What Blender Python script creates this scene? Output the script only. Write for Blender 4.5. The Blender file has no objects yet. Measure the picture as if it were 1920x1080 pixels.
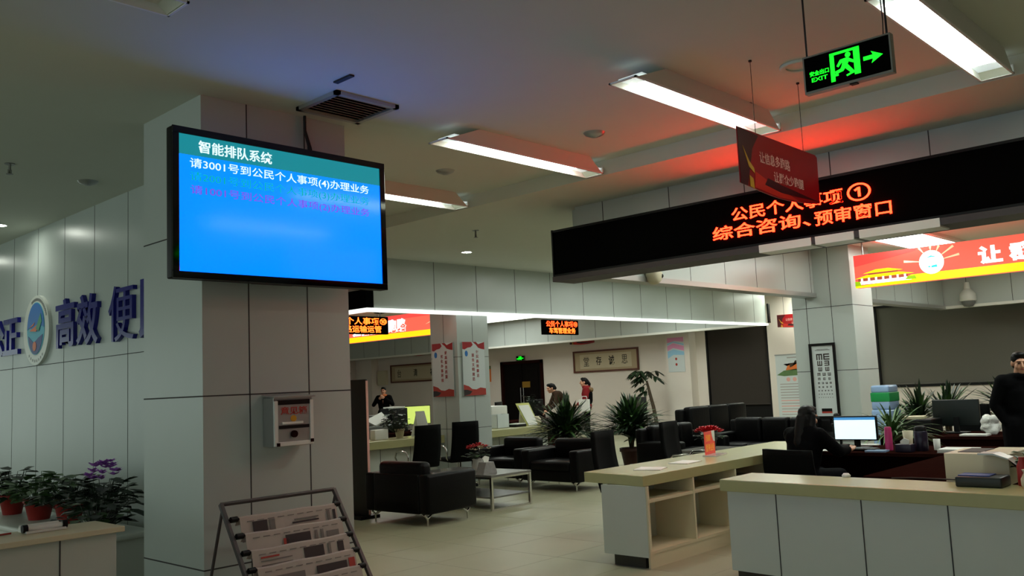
import bpy, bmesh, math, random
from mathutils import Vector, Matrix
random.seed(7)
SC = bpy.context.scene
COL = SC.collection

# ---------------------------------------------------------------- camera, world, exposure
cam_d = bpy.data.cameras.new('camera')
cam_d.sensor_width = 36.0
cam_d.lens = 36.0 * 1675.6 / 1920.0
cam_d.clip_start = 0.05
cam_d.clip_end = 200
cam = bpy.data.objects.new('camera', cam_d)
COL.objects.link(cam)
_r = Vector((0.6875564, -0.72473305, -0.04503558))
_u = Vector((-0.04756679, -0.10684125, 0.99313763))
_f = Vector((0.72457132, 0.68069593, 0.10793261))
cam.matrix_world = Matrix(((_r.x, _u.x, -_f.x, 0.0), (_r.y, _u.y, -_f.y, 0.0), (_r.z, _u.z, -_f.z, 1.6), (0, 0, 0, 1)))
SC.camera = cam
w = bpy.data.worlds.new('world')
SC.world = w
w.use_nodes = True
w.node_tree.nodes['Background'].inputs[0].default_value = (0.84, 1.0, 0.93, 1)
w.node_tree.nodes['Background'].inputs[1].default_value = 0.95
SC.view_settings.view_transform = 'Standard'
SC.view_settings.look = 'None'
SC.view_settings.gamma = 1.0
SC.view_settings.use_curve_mapping = False
SC.view_settings.exposure = 0.0
PANEL_LIGHT = 15.0      # ceiling light diffusers
LED_RED = (36.0, 0.31, 0.07)

# ---------------------------------------------------------------- materials
def lin(c):
    c = c / 255.0
    return c / 12.92 if c <= 0.04045 else ((c + 0.055) / 1.055) ** 2.4
def S(r, g, b):
    return (lin(r), lin(g), lin(b), 1.0)
MATS = {}
def mat(name, col, rough=0.5, metal=0.0, emit=None, es=1.0, noise=0.0, scale=20.0, bump=0.0, spec=0.5, alpha=None, trans=0.0):
    m = bpy.data.materials.new(name)
    m.use_nodes = True
    nt = m.node_tree
    b = nt.nodes['Principled BSDF']
    b.inputs['Base Color'].default_value = col
    b.inputs['Roughness'].default_value = rough
    b.inputs['Metallic'].default_value = metal
    b.inputs['Specular IOR Level'].default_value = spec
    if trans:
        b.inputs['Transmission Weight'].default_value = trans
    if alpha is not None:
        b.inputs['Alpha'].default_value = alpha
    if emit:
        b.inputs['Emission Color'].default_value = (emit[0], emit[1], emit[2], 1)
        b.inputs['Emission Strength'].default_value = es
    if noise or bump:
        tc = nt.nodes.new('ShaderNodeTexCoord')
        n = nt.nodes.new('ShaderNodeTexNoise')
        n.inputs['Scale'].default_value = scale
        n.inputs['Detail'].default_value = 5
        nt.links.new(tc.outputs['Object'], n.inputs['Vector'])
        if noise:
            mx = nt.nodes.new('ShaderNodeMix')
            mx.data_type = 'RGBA'
            mx.inputs[6].default_value = [c * (1 - noise) for c in col[:3]] + [1]
            mx.inputs[7].default_value = [min(1, c * (1 + noise)) for c in col[:3]] + [1]
            nt.links.new(n.outputs['Fac'], mx.inputs[0])
            nt.links.new(mx.outputs[2], b.inputs['Base Color'])
        if bump:
            bp = nt.nodes.new('ShaderNodeBump')
            bp.inputs['Strength'].default_value = bump
            bp.inputs['Distance'].default_value = 0.01
            nt.links.new(n.outputs['Fac'], bp.inputs['Height'])
            nt.links.new(bp.outputs['Normal'], b.inputs['Normal'])
    MATS[name] = m
    return m
M = MATS
mat('panel', S(186, 194, 190), 0.3, noise=0.03, scale=3)
mat('joint', S(62, 60, 60), 0.8)
mat('ceiling_paint', S(216, 219, 206), 0.92, noise=0.02, scale=4)
mat('wall_paint', S(205, 198, 192), 0.8, noise=0.03, scale=3)
mat('pink_bounce', S(236, 176, 190), 0.7, noise=0.03, scale=3)  # pink chosen to tint the light this wall bounces
mat('far_paint', S(226, 216, 206), 0.8, noise=0.03, scale=3)
mat('floor_tile', S(158, 156, 130), 0.42, noise=0.06, scale=2.5, spec=0.4)
mat('tile_line', S(158, 156, 137), 0.5)
mat('black', S(6, 6, 7), 0.5, spec=0.25)
mat('black_matte', S(3, 3, 3), 0.9, spec=0.05)
mat('leather', S(4, 4, 5), 0.42, bump=0.2, scale=90, spec=0.14)
mat('mesh_fabric', S(5, 6, 6), 0.8, noise=0.2, scale=200, spec=0.1)
mat('chrome', S(210, 210, 208), 0.18, 1.0)
mat('steel', S(150, 150, 146), 0.38, 0.9)
mat('alu', S(176, 178, 176), 0.35, 0.7)
mat('white_plastic', S(226, 226, 220), 0.4)
mat('white_lamp_frame', S(236, 236, 230), 0.5)
mat('paper', S(232, 232, 226), 0.7, noise=0.03, scale=30)
mat('grey_plastic', S(110, 112, 110), 0.5)
mat('cream_stone', S(178, 174, 126), 0.24, noise=0.05, scale=14, spec=0.5)
mat('counter_white', S(198, 202, 192), 0.4, noise=0.02, scale=6)
mat('shelf_cream', S(214, 202, 170), 0.5, noise=0.03, scale=8)
mat('kick', S(52, 48, 40), 0.6)
mat('dark_wood', S(38, 18, 15), 0.5, noise=0.3, scale=9, spec=0.0)
mat('frame_wood', S(92, 46, 30), 0.4, noise=0.25, scale=14)
mat('silk', S(176, 158, 128), 0.8, noise=0.05, scale=40)
mat('scroll_paper', S(196, 184, 156), 0.8, noise=0.05, scale=30)
mat('ink', S(24, 22, 20), 0.8)
mat('ink_soft', S(120, 112, 98), 0.8)
mat('light_diffuser', S(240, 244, 244), 0.5, emit=(0.92, 1.0, 0.86), es=PANEL_LIGHT)
mat('panel_diffuser', S(240, 244, 244), 0.5, emit=(0.92, 1.0, 0.92), es=13)
mat('light_diffuser_end', S(236, 242, 242), 0.5, emit=(0.85, 1.0, 1.0), es=0.5)
mat('light_off', S(226, 224, 218), 0.6)
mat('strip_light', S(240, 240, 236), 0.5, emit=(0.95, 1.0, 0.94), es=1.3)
mat('trim_white', S(236, 236, 228), 0.3, noise=0.02, scale=5)
mat('downlight_glow', S(250, 250, 245), 0.5, emit=(0.95, 1.0, 0.88), es=120)
mat('led_red', S(40, 6, 4), 0.5, emit=LED_RED, es=1.0)
mat('led_orange', S(60, 20, 4), 0.5, emit=(7.0, 0.34, 0.05), es=1.0)
mat('led_yellow', S(80, 50, 8), 0.5, emit=(6.0, 0.62, 0.06), es=1.0)
mat('screen_blue', S(2, 6, 10), 0.12, emit=(0.0, 0.30, 2.4), es=1.0)
mat('screen_teal', S(2, 6, 8), 0.12, emit=(0.01, 0.25, 0.30), es=1.0)
mat('text_white', S(220, 220, 220), 0.5, emit=(0.75, 1.0, 1.0), es=1.0)
mat('text_green', S(10, 120, 90), 0.5, emit=(0.0, 0.40, 0.30), es=1.0)
mat('text_purple', S(90, 60, 150), 0.5, emit=(0.2, 0.07, 0.50), es=1.0)
mat('exit_green', S(10, 120, 20), 0.5, emit=(0.01, 1.6, 0.03), es=1.0)
mat('box_red', S(190, 30, 24), 0.35, emit=(1.05, 0.145, 0.085), es=1.0)
mat('box_red_deep', S(190, 30, 24), 0.35, emit=(0.95, 0.075, 0.06), es=1.0)
mat('box_yellow', S(220, 180, 10), 0.35, emit=(1.3, 0.80, 0.0), es=1.0)
mat('box_white', S(230, 230, 230), 0.35, emit=(1.5, 1.5, 1.5), es=1.0)
mat('box_teal', S(20, 160, 160), 0.35, emit=(0.02, 0.7, 0.75), es=1.0)
mat('box_brown', S(120, 50, 30), 0.35, emit=(0.3, 0.06, 0.04), es=1.0)
mat('box_green', S(90, 130, 10), 0.35, emit=(0.3, 0.5, 0.0), es=1.0)
mat('box_pale', S(240, 190, 150), 0.35, emit=(1.2, 0.42, 0.24), es=1.0)
mat('red_print', S(158, 12, 18), 0.3)
mat('red_print_dark', S(70, 8, 14), 0.3)
mat('red_print_bright', S(206, 40, 26), 0.3)
mat('gold', S(206, 150, 40), 0.4)
mat('pink_text', S(226, 170, 160), 0.5)
mat('bezel_gloss', S(5, 5, 6), 0.06)
mat('letter_blue', S(20, 22, 132), 0.16, spec=0.4)
mat('emblem_white', S(216, 220, 212), 0.3)
mat('emblem_blue', S(20, 110, 190), 0.4)
mat('emblem_cyan', S(70, 170, 196), 0.4)
mat('emblem_navy', S(24, 56, 130), 0.4)
mat('emblem_orange', S(214, 110, 60), 0.4)
mat('emblem_green', S(60, 150, 110), 0.4)
mat('pot_red', S(150, 34, 28), 0.5)
mat('pot_dark', S(40, 30, 28), 0.5)
mat('pot_brown', S(62, 28, 24), 0.5)
mat('soil', S(40, 30, 22), 0.9)
mat('leaf_dark', S(22, 44, 20), 0.5, noise=0.4, scale=6)
mat('leaf', S(58, 92, 40), 0.5, noise=0.35, scale=8)
mat('leaf_light', S(92, 124, 74), 0.5, noise=0.3, scale=8)
mat('petal_purple', S(190, 120, 220), 0.6)
mat('petal_red', S(200, 20, 34), 0.6)
mat('petal_white', S(226, 210, 180), 0.6)
mat('stem_green', S(60, 80, 40), 0.6)
mat('trunk', S(70, 56, 40), 0.8, noise=0.3, scale=20)
mat('skin', S(206, 152, 122), 0.5)
mat('hair', S(5, 4, 4), 0.5, spec=0.2)
mat('cloth_black', S(6, 6, 8), 0.85, bump=0.3, scale=30, spec=0.08)
mat('cloth_brown', S(58, 44, 34), 0.9, bump=0.3, scale=30, spec=0.08)
mat('cloth_red', S(122, 34, 36), 0.85, bump=0.3, scale=30, spec=0.08)
mat('cloth_cream', S(210, 204, 182), 0.85)
mat('cloth_navy', S(10, 11, 15), 0.9, spec=0.08)
mat('fur', S(120, 92, 60), 0.95, noise=0.4, scale=60)
mat('eye_white', S(220, 216, 208), 0.3)
mat('lip', S(150, 70, 64), 0.5)
mat('blind', S(98, 96, 88), 0.9, noise=0.08, scale=160)
mat('blind_dark', S(48, 41, 36), 0.9, noise=0.12, scale=160)
mat('dark_glass', S(12, 12, 12), 0.12)
mat('door_wood', S(13, 9, 8), 0.5, noise=0.3, scale=8, spec=0.08)
mat('brass', S(196, 150, 66), 0.35, 0.8)
mat('kiosk', S(14, 22, 20), 0.4)
mat('pink_plastic', S(206, 60, 120), 0.35)
mat('flask', S(40, 34, 52), 0.3, 0.3)
mat('monitor_screen', S(230, 240, 250), 0.3, emit=(0.75, 1.05, 1.1), es=1.0)
mat('monitor_bar', S(60, 130, 200), 0.3, emit=(0.06, 0.24, 0.5), es=1.0)
mat('monitor_yellow', S(200, 220, 80), 0.3, emit=(0.46, 0.56, 0.14), es=1.0)
mat('beige', S(206, 196, 168), 0.5)
mat('print_grey', S(120, 112, 106), 0.8)
mat('print_dark', S(60, 50, 50), 0.8)
mat('print_red', S(170, 60, 50), 0.8)
mat('newsprint', S(184, 172, 162), 0.85, noise=0.05, scale=25)
mat('water_blue', S(150, 178, 216), 0.2)
mat('water_green', S(30, 150, 80), 0.4)
mat('marble', S(112, 110, 106), 0.2, noise=0.25, scale=9, spec=0.4)
mat('grey_stone', S(150, 146, 144), 0.4, noise=0.25, scale=25)
mat('rack_metal', S(62, 54, 54), 0.5)
mat('pale_yellow', S(206, 206, 120), 0.6)
mat('panel_diffuser_soft', S(240, 244, 244), 0.5, emit=(0.95, 1.0, 0.92), es=3.6)
mat('faint_print', S(172, 168, 164), 0.8)
mat('poster_pink', S(226, 150, 190), 0.4)
mat('poster_blue', S(150, 200, 226), 0.4)
mat('poster_pale', S(206, 214, 214), 0.4)
mat('orange_paper', S(226, 120, 50), 0.6)
mat('acrylic', S(236, 226, 222), 0.1, alpha=0.75)
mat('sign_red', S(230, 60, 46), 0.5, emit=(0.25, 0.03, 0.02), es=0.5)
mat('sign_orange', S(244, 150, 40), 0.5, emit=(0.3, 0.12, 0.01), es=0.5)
mat('wire', S(24, 20, 20), 0.6)

# ---------------------------------------------------------------- mesh helpers
class MB:
    def __init__(self):
        self.v = []
        self.f = []
        self.m = []
        self.s = []
    def add(self, vs, fs, m=0, smooth=False):
        o = len(self.v)
        self.v += [tuple(p) for p in vs]
        for f in fs:
            self.f.append([i + o for i in f])
            self.m.append(m)
            self.s.append(smooth)
        return self
    def box(self, x0, x1, y0, y1, z0, z1, m=0):
        vs = [(x0, y0, z0), (x1, y0, z0), (x1, y1, z0), (x0, y1, z0), (x0, y0, z1), (x1, y0, z1), (x1, y1, z1), (x0, y1, z1)]
        return self.add(vs, [(0, 3, 2, 1), (4, 5, 6, 7), (0, 1, 5, 4), (1, 2, 6, 5), (2, 3, 7, 6), (3, 0, 4, 7)], m)
    def obox(self, c, h, R=None, m=0):
        R = R or Matrix.Identity(3)
        c = Vector(c)
        vs = []
        for sz in (-1, 1):
            for sx, sy in ((-1, -1), (1, -1), (1, 1), (-1, 1)):
                vs.append(c + R @ Vector((sx * h[0], sy * h[1], sz * h[2])))
        return self.add(vs, [(0, 3, 2, 1), (4, 5, 6, 7), (0, 1, 5, 4), (1, 2, 6, 5), (2, 3, 7, 6), (3, 0, 4, 7)], m)
    def rbox(self, x0, x1, y0, y1, z0, z1, r=0.03, m=0, seg=3):
        """box with rounded edges"""
        bm = bmesh.new()
        bmesh.ops.create_cube(bm, size=1.0)
        for v in bm.verts:
            v.co = Vector((x0 + (v.co.x + .5) * (x1 - x0), y0 + (v.co.y + .5) * (y1 - y0), z0 + (v.co.z + .5) * (z1 - z0)))
        r = min(r, .49 * min(x1 - x0, y1 - y0, z1 - z0))
        bmesh.ops.bevel(bm, geom=bm.edges[:], offset=r, segments=seg, affect='EDGES', profile=0.5)
        bm.verts.index_update()
        self.add([v.co for v in bm.verts], [[v.index for v in f.verts] for f in bm.faces], m, True)
        bm.free()
        return self
    def cyl(self, p, q, r, n=14, r2=None, m=0, smooth=True):
        p, q = Vector(p), Vector(q)
        r2 = r if r2 is None else r2
        d = (q - p).normalized()
        a = d.orthogonal().normalized()
        b = d.cross(a)
        vs = []
        for c, rr in ((p, r), (q, r2)):
            for i in range(n):
                t = 2 * math.pi * i / n
                vs.append(c + (a * math.cos(t) + b * math.sin(t)) * rr)
        self.add(vs, [(i, (i + 1) % n, n + (i + 1) % n, n + i) for i in range(n)], m, smooth)
        self.add(vs, [list(range(n))[::-1], list(range(n, 2 * n))], m)
        return self
    def tube(self, pts, r, n=8, m=0):
        pts = [Vector(p) for p in pts]
        rs = r if isinstance(r, (list, tuple)) else [r] * len(pts)
        vs = []
        a = None
        for i, p in enumerate(pts):
            d = (pts[min(i + 1, len(pts) - 1)] - pts[max(i - 1, 0)]).normalized()
            a = d.orthogonal().normalized() if a is None else (a - d * a.dot(d)).normalized()
            b = d.cross(a)
            for k in range(n):
                t = 2 * math.pi * k / n
                vs.append(p + (a * math.cos(t) + b * math.sin(t)) * rs[i])
        fs = []
        for i in range(len(pts) - 1):
            for k in range(n):
                fs.append((i * n + k, i * n + (k + 1) % n, (i + 1) * n + (k + 1) % n, (i + 1) * n + k))
        self.add(vs, fs, m, True)
        L = (len(pts) - 1) * n
        self.add(vs, [list(range(n))[::-1], list(range(L, L + n))], m)
        return self
    def lathe(self, prof, c, n=20, m=0, cap=True):
        vs = []
        for r, z in prof:
            for k in range(n):
                t = 2 * math.pi * k / n
                vs.append((c[0] + r * math.cos(t), c[1] + r * math.sin(t), c[2] + z))
        fs = []
        for i in range(len(prof) - 1):
            for k in range(n):
                fs.append((i * n + k, i * n + (k + 1) % n, (i + 1) * n + (k + 1) % n, (i + 1) * n + k))
        self.add(vs, fs, m, True)
        L = (len(prof) - 1) * n
        if cap:
            self.add(vs, [list(range(n))[::-1], list(range(L, L + n))], m)
        return self
    def ball(self, c, r, n=12, R=None, m=0):
        if not isinstance(r, (list, tuple)):
            r = (r, r, r)
        R = R or Matrix.Identity(3)
        c = Vector(c)
        vs = [c + R @ Vector((0, 0, -r[2]))]
        k2 = max(4, n // 2)
        for i in range(1, k2):
            ph = -math.pi / 2 + math.pi * i / k2
            for k in range(n):
                t = 2 * math.pi * k / n
                vs.append(c + R @ Vector((r[0] * math.cos(ph) * math.cos(t), r[1] * math.cos(ph) * math.sin(t), r[2] * math.sin(ph))))
        vs.append(c + R @ Vector((0, 0, r[2])))
        fs = []
        for k in range(n):
            fs.append((0, 1 + (k + 1) % n, 1 + k))
            for i in range(k2 - 2):
                a = 1 + i * n
                fs.append((a + k, a + (k + 1) % n, a + n + (k + 1) % n, a + n + k))
            a = 1 + (k2 - 2) * n
            fs.append((a + k, a + (k + 1) % n, len(vs) - 1))
        return self.add(vs, fs, m, True)
    def prism(self, poly, off, m=0):
        """polygon (3-D points, counter-clockwise seen from the tip of -off) extruded by off"""
        off = Vector(off)
        a = [Vector(p) for p in poly]
        n = len(a)
        vs = a + [p + off for p in a]
        fs = [list(range(n))[::-1], list(range(n, 2 * n))] + [(i, (i + 1) % n, n + (i + 1) % n, n + i) for i in range(n)]
        return self.add(vs, fs, m)
    def flat(self, poly, O, U, V, d, m=0):
        """2-D polygon in the plane (O,U,V), given thickness d along the plane's normal UxV"""
        O, U, V = Vector(O), Vector(U), Vector(V)
        N = U.cross(V).normalized()
        return self.prism([O + U * p[0] + V * p[1] for p in poly], N * d, m)
    def disc(self, c, ru, rv, O, U, V, d, m=0, n=32):
        return self.flat([(c[0] + ru * math.cos(2 * math.pi * i / n), c[1] + rv * math.sin(2 * math.pi * i / n)) for i in range(n)], O, U, V, d, m)
    def rect(self, u0, u1, v0, v1, O, U, V, d, m=0):
        return self.flat([(u0, v0), (u1, v0), (u1, v1), (u0, v1)], O, U, V, d, m)
    def text(self, body, u0, u1, v0, v1, O, U, V, d=0.002, m=0, bold=0.0, keep=False):
        """lettering fitted to the box u0..u1, v0..v1 of the plane (O,U,V)"""
        c = bpy.data.curves.new('lettering', 'FONT')
        c.body = body
        c.offset = bold
        c.extrude = 0.02
        c.resolution_u = 3
        o = bpy.data.objects.new('lettering', c)
        COL.objects.link(o)
        dg = bpy.context.evaluated_depsgraph_get()
        me = bpy.data.meshes.new_from_object(o.evaluated_get(dg))
        xs = [v.co.x for v in me.vertices]
        ys = [v.co.y for v in me.vertices]
        O, U, V = Vector(O), Vector(U), Vector(V)
        N = U.cross(V).normalized()
        if xs:
            ax, bx, ay, by = min(xs), max(xs), min(ys), max(ys)
            su, sv = (u1 - u0) / (bx - ax), (v1 - v0) / (by - ay)
            if keep:
                su = sv = min(su, sv)
            vs = [O + U * (u0 + (v.co.x - ax) * su) + V * (v0 + (v.co.y - ay) * sv) + N * (d if v.co.z > 0 else 0.0) for v in me.vertices]
            self.add(vs, [list(p.vertices) for p in me.polygons], m)
        bpy.data.objects.remove(o)
        bpy.data.curves.remove(c)
        bpy.data.meshes.remove(me)
        return self
    def build(self, name, mats, parent=None, bevel=0.0, seg=2):
        me = bpy.data.meshes.new(name)
        if parent is not None and parent.type == 'EMPTY':      # parts are kept in their thing's own space
            q = parent.location
            self.v = [(p[0] - q.x, p[1] - q.y, p[2] - q.z) for p in self.v]
        me.from_pydata(self.v, [], self.f)
        if not isinstance(mats, (list, tuple)):
            mats = [mats]
        for k in mats:
            me.materials.append(M[k] if isinstance(k, str) else k)
        for p, i, s in zip(me.polygons, self.m, self.s):
            p.material_index = i
            p.use_smooth = s
        me.update()
        o = bpy.data.objects.new(name, me)
        COL.objects.link(o)
        if bevel:
            b = o.modifiers.new('bevel', 'BEVEL')
            b.width = bevel
            b.segments = seg
            b.limit_method = 'ANGLE'
            b.angle_limit = math.radians(50)
        if parent is not None:
            o.parent = parent
            if parent.type == 'MESH' and parent.parent is not None:   # sub-part: same space as its part
                q = parent.parent.location
                me.transform(Matrix.Translation((-q.x, -q.y, -q.z)))
        return o

def tag(o, label, cat, group=None):
    o['label'] = label
    o['category'] = cat
    if group:
        o['group'] = group
    return o
def thing(name, label, cat, loc=(0, 0, 0), group=None):
    o = bpy.data.objects.new(name, None)
    o.empty_display_size = 0.1
    COL.objects.link(o)
    o.location = loc
    return tag(o, label, cat, group)
def struct(o):
    o['kind'] = 'structure'
    return o
def stuff(o):
    o['kind'] = 'stuff'
    return o
def place(o, loc, rz=0.0):
    o.location = loc
    o.rotation_euler = (0, 0, rz)
    return o
def dup(root, loc, rz=0.0, label=None, group=None, scale=None):
    r = root.copy()
    COL.objects.link(r)
    r.location = loc
    r.rotation_euler = (0, 0, rz)
    if scale:
        r.scale = scale
    if label:
        r['label'] = label
    if group:
        r['group'] = group
    for ch in list(root.children):
        c = ch.copy()
        COL.objects.link(c)
        c.parent = r
        for g in list(ch.children):
            d = g.copy()
            COL.objects.link(d)
            d.parent = c
    return r
def paneled(mb, x0, x1, y0, y1, z0, z1, xs=(), ys=(), zs=(), m=0, mj=1, g=0.005, e=0.0015):
    """clad box: joint lines on its upright faces"""
    mb.box(x0, x1, y0, y1, z0, z1, m)
    for z in zs:
        mb.box(x0 - e, x1 + e, y0 - e, y1 + e, z - g, z + g, mj)
    for x in xs:
        mb.box(x - g, x + g, y0 - e, y1 + e, z0, z1, mj)
    for y in ys:
        mb.box(x0 - e, x1 + e, y - g, y + g, z0, z1, mj)
    return mb
X, Y, Z = Vector((1, 0, 0)), Vector((0, 1, 0)), Vector((0, 0, 1))
def fr(a, b, n):
    return [a + (b - a) * i / n for i in range(1, n)]

# ================================================================ THE ROOM
CT, CS = 3.85, 3.70       # tray ceiling, lower soffit
mb = MB().box(-8, 24, -8, 32, -0.1, 0.0)
for i in range(-9, 30):
    mb.box(i * 0.8, i * 0.8 + 0.004, -8, 32, 0.0, 0.0008, 1)
for i in range(-9, 40):
    mb.box(-8, 24, i * 0.8, i * 0.8 + 0.004, 0.0, 0.0008, 1)
struct(mb.build('floor', ['floor_tile', 'tile_line']))
struct(MB().box(-8, 7.25, -8, 32, CT, CT + 0.1).build('ceiling', 'ceiling_paint'))
mb = MB().box(7.25, 24, -8, 32, CS, CT + 0.1)
struct(mb.build('ceiling_soffit', 'ceiling_paint'))
# wall with the blue lettering
mb = paneled(MB(), 4.07, 4.3, 7.0, 20, 0, CT, ys=[7.65 + 0.88 * i for i in range(14)], zs=[2.11], g=0.004)
struct(mb.build('wall_left', ['panel', 'joint']))
# near pillar
mb = paneled(MB(), 3.155, 4.45, 6.05, 7.0, 0.0, CT, xs=[3.53, 4.05], zs=[0.40, 1.62, 2.84])
mb.box(3.15, 4.455, 6.045, 7.0, 0, 0.1, 1)
struct(mb.build('pillar', ['panel', 'joint']))
# column by the long counter
mb = paneled(MB(), 10.47, 11.22, 11.18, 11.86, 0, CS, xs=[10.84], ys=[11.52], zs=[0.9, 2.12], g=0.004)
struct(mb.build('pillar', ['panel', 'joint']))
# pillar with the sight chart
mb = paneled(MB(), 14.7, 15.55, 6.05, 7.12, 0, CS, ys=[6.42, 6.86], zs=[0.42, 1.60, 2.68], g=0.005)
struct(mb.build('pillar', ['panel', 'joint']))
# fascia of the far service zone, facing us
FX = [9.9 + 0.985 * i for i in range(12)]
mb = paneled(MB(), 8.62, 21.35, 11.08, 11.17, 2.89, CS, xs=FX, g=0.005)
struct(mb.build('fascia', ['panel', 'joint']))
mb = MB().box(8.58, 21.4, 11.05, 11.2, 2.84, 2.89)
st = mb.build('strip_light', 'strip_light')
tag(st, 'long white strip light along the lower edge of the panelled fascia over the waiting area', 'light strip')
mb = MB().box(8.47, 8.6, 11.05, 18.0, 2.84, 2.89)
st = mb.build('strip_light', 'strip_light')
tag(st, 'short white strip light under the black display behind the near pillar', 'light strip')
mb = paneled(MB(), 21.3, 21.42, 11.17, 30, 2.9, CS, ys=[11.9 + 0.95 * i for i in range(19)], g=0.006)
struct(mb.build('fascia', ['panel', 'joint']))
struct(MB().box(21.26, 21.46, 11.2, 30, 2.84, 2.9).build('trim_1', 'trim_white'))
# fascia of the right hand service zone
mb = paneled(MB(), 8.3, 8.42, -7, 6.7, 2.87, CS, ys=[6.28 - 0.92 * i for i in range(14)], g=0.005)
struct(mb.build('fascia', ['panel', 'joint']))
mb = paneled(MB(), 8.42, 21.3, 6.7, 6.84, 2.93, CS, xs=[8.9 + 0.95 * i for i in range(13)], g=0.005)
struct(mb.build('fascia', ['panel', 'joint']))
struct(MB().box(8.2, 21.34, 6.66, 6.9, 2.86, 2.93).build('trim_2', 'alu'))
mb = paneled(MB(), 21.34, 21.46, -6, 6.84, 2.92, CS, ys=[6.2 - 0.9 * i for i in range(13)], g=0.006)
struct(mb.build('fascia', ['panel', 'joint']))
struct(MB().box(21.3, 21.5, -6, 6.84, 2.86, 2.92).build('trim_3', 'trim_white'))
mb = MB().box(8.06, 8.46, -6.5, 6.9, 2.80, 2.86)
for a, b in ((2.5, 3.2), (3.25, 3.62), (3.66, 4.2)):
    mb.box(8.055, 8.30, a, b, 2.785, 2.862, 1)
struct(mb.build('trim_4', ['rack_metal', 'trim_white']))
# back wall with its two dark windows, door, pier
mb = MB()
mb.box(22.5, 22.7, -7, 2.0, 0, CS)
mb.box(22.5, 22.7, 2.0, 8.75, 0, 1.12).box(22.5, 22.7, 2.0, 8.75, 3.15, CS)
mb.box(22.5, 22.7, 8.75, 11.68, 0, CS)
mb.box(22.5, 22.7, 11.68, 13.62, 0, 0.10).box(22.5, 22.7, 11.68, 13.62, 3.15, CS)
mb.box(22.5, 22.7, 13.62, 19.95, 0, CS)
mb.box(22.5, 22.7, 19.95, 21.74, 2.33, CS)
mb.box(22.5, 22.7, 21.74, 31, 0, CS)
struct(mb.build('wall_back', 'far_paint'))
struct(MB().box(22.15, 22.5, 13.95, 14.75, 0, CS).build('wall_pier', 'far_paint'))
struct(MB().box(22.15, 22.5, 28.7, 29.4, 0, CS).build('wall_pier', 'far_paint'))
struct(MB().box(4.3, 22.7, 30.2, 30.4, 0, CT).build('wall_far', 'far_paint'))
def window(name, y0, y1, z0, z1, bl, rail):
    o = struct(MB().box(22.62, 22.64, y0, y1, z0, z1).build(name, 'dark_glass' if z0 > .5 else 'black'))
    f = MB()
    f.box(22.5, 22.66, y0, y0 + 0.05, z0, z1).box(22.5, 22.66, y1 - 0.05, y1, z0, z1).box(22.5, 22.66, y0, y1, z1 - 0.05, z1).box(22.46, 22.66, y0, y1, z0, z0 + 0.06)
    f.build('window_frame', 'black', o)
    b = MB().box(22.545, 22.552, y0 + 0.04, y1 - 0.04, z0 + rail, z1 - 0.05)
    b.cyl((22.55, y0 + 0.05, z0 + rail), (22.55, y1 - 0.05, z0 + rail), 0.02)
    b.build('roller_blind', bl, o)
window('window_1', 2.0, 8.75, 1.12, 3.15, 'blind', 0.07)
window('window_2', 11.68, 13.62, 0.10, 3.15, 'blind_dark', 0.68)
struct(MB().box(-8, 24, -8.2, -8, 0, CT).build('wall_unseen_bounce', 'pink_bounce'))  # unseen wall, added to block world light and bounce pink onto facing surfaces
d = struct(MB().box(22.54, 22.6, 19.95, 21.74, 0, 2.33).build('door_1', 'door_wood'))
f = MB().box(22.44, 22.6, 19.87, 19.97, 0, 2.41).box(22.44, 22.6, 21.72, 21.82, 0, 2.41).box(22.44, 22.6, 19.87, 21.82, 2.31, 2.41)
f.build('door_frame', 'dark_wood', d)
for y0, y1 in ((20.0, 20.82), (20.87, 21.69)):
    lf = MB().box(22.5, 22.54, y0, y1, 0.02, 2.3)
    for z0, z1 in ((0.15, 0.9), (1.0, 2.15)):
        lf.box(22.485, 22.5, y0 + 0.12, y1 - 0.12, z0, z1)
    lf.build('door_leaf', 'door_wood', d, 0.004)
MB().cyl((22.46, 20.78, 0.95), (22.46, 20.78, 1.5), 0.015).build('door_handle', 'chrome', d)
MB().cyl((22.46, 20.91, 0.95), (22.46, 20.91, 1.5), 0.015).build('door_handle', 'chrome', d)
# ================================================================ CEILING FITTINGS
def ceiling_light(y0, lit, label, x0=5.04, x1=7.2):
    t = thing('ceiling_light', label, 'ceiling light', ((x0 + x1) / 2, y0, CT), 'long troffer lights hanging under the tray ceiling' if lit else None)
    y1 = y0 + 0.235
    f = MB()
    zb, w_ = 3.70, 0.014
    # housing: walls rising from the opening to a shorter top
    f.box(x0, x1, y0, y0 + w_, zb, zb + .012).prism([(x0, y1, zb), (x1, y1, zb), (x1, y1, 3.77), (x0 + .17, y1, 3.768), (x0, y1, 3.712)], (0, -w_, 0))
    f.box(x0, x0 + w_, y0, y1, zb, zb + .012).box(x1 - w_, x1, y0, y1, zb, 3.77)
    f.build('light_frame', 'white_lamp_frame', t)
    h = MB()
    lo = [(x0 + .02, y0 + .004, 3.705), (x1 - .02, y0 + .004, 3.705), (x1 - .02, y1 - .004, 3.705), (x0 + .02, y1 - .004, 3.705)]
    hi = [(x0 + .40, y0 + .004, CT), (x1 - .2, y0 + .004, CT), (x1 - .2, y1 - .004, CT), (x0 + .40, y1 - .004, CT)]
    h.add(lo + hi, [(0, 1, 5, 4), (1, 2, 6, 5), (2, 3, 7, 6), (3, 0, 4, 7)])
    h.build('housing', 'ceiling_paint', t)
    zd = 3.75
    MB().box(x0 + .25, x1 - .25, y0 + w_, y1 - w_, zd, zd + .01).build('diffuser', 'light_diffuser' if lit else 'light_off', t)
    for a, b in ((x0 + .1, x0 + .25), (x1 - .25, x1 - w_)):
        MB().box(a, b, y0 + w_, y1 - w_, zd, zd + .01).build('diffuser_end', 'light_diffuser_end' if lit else 'light_off', t)
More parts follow.
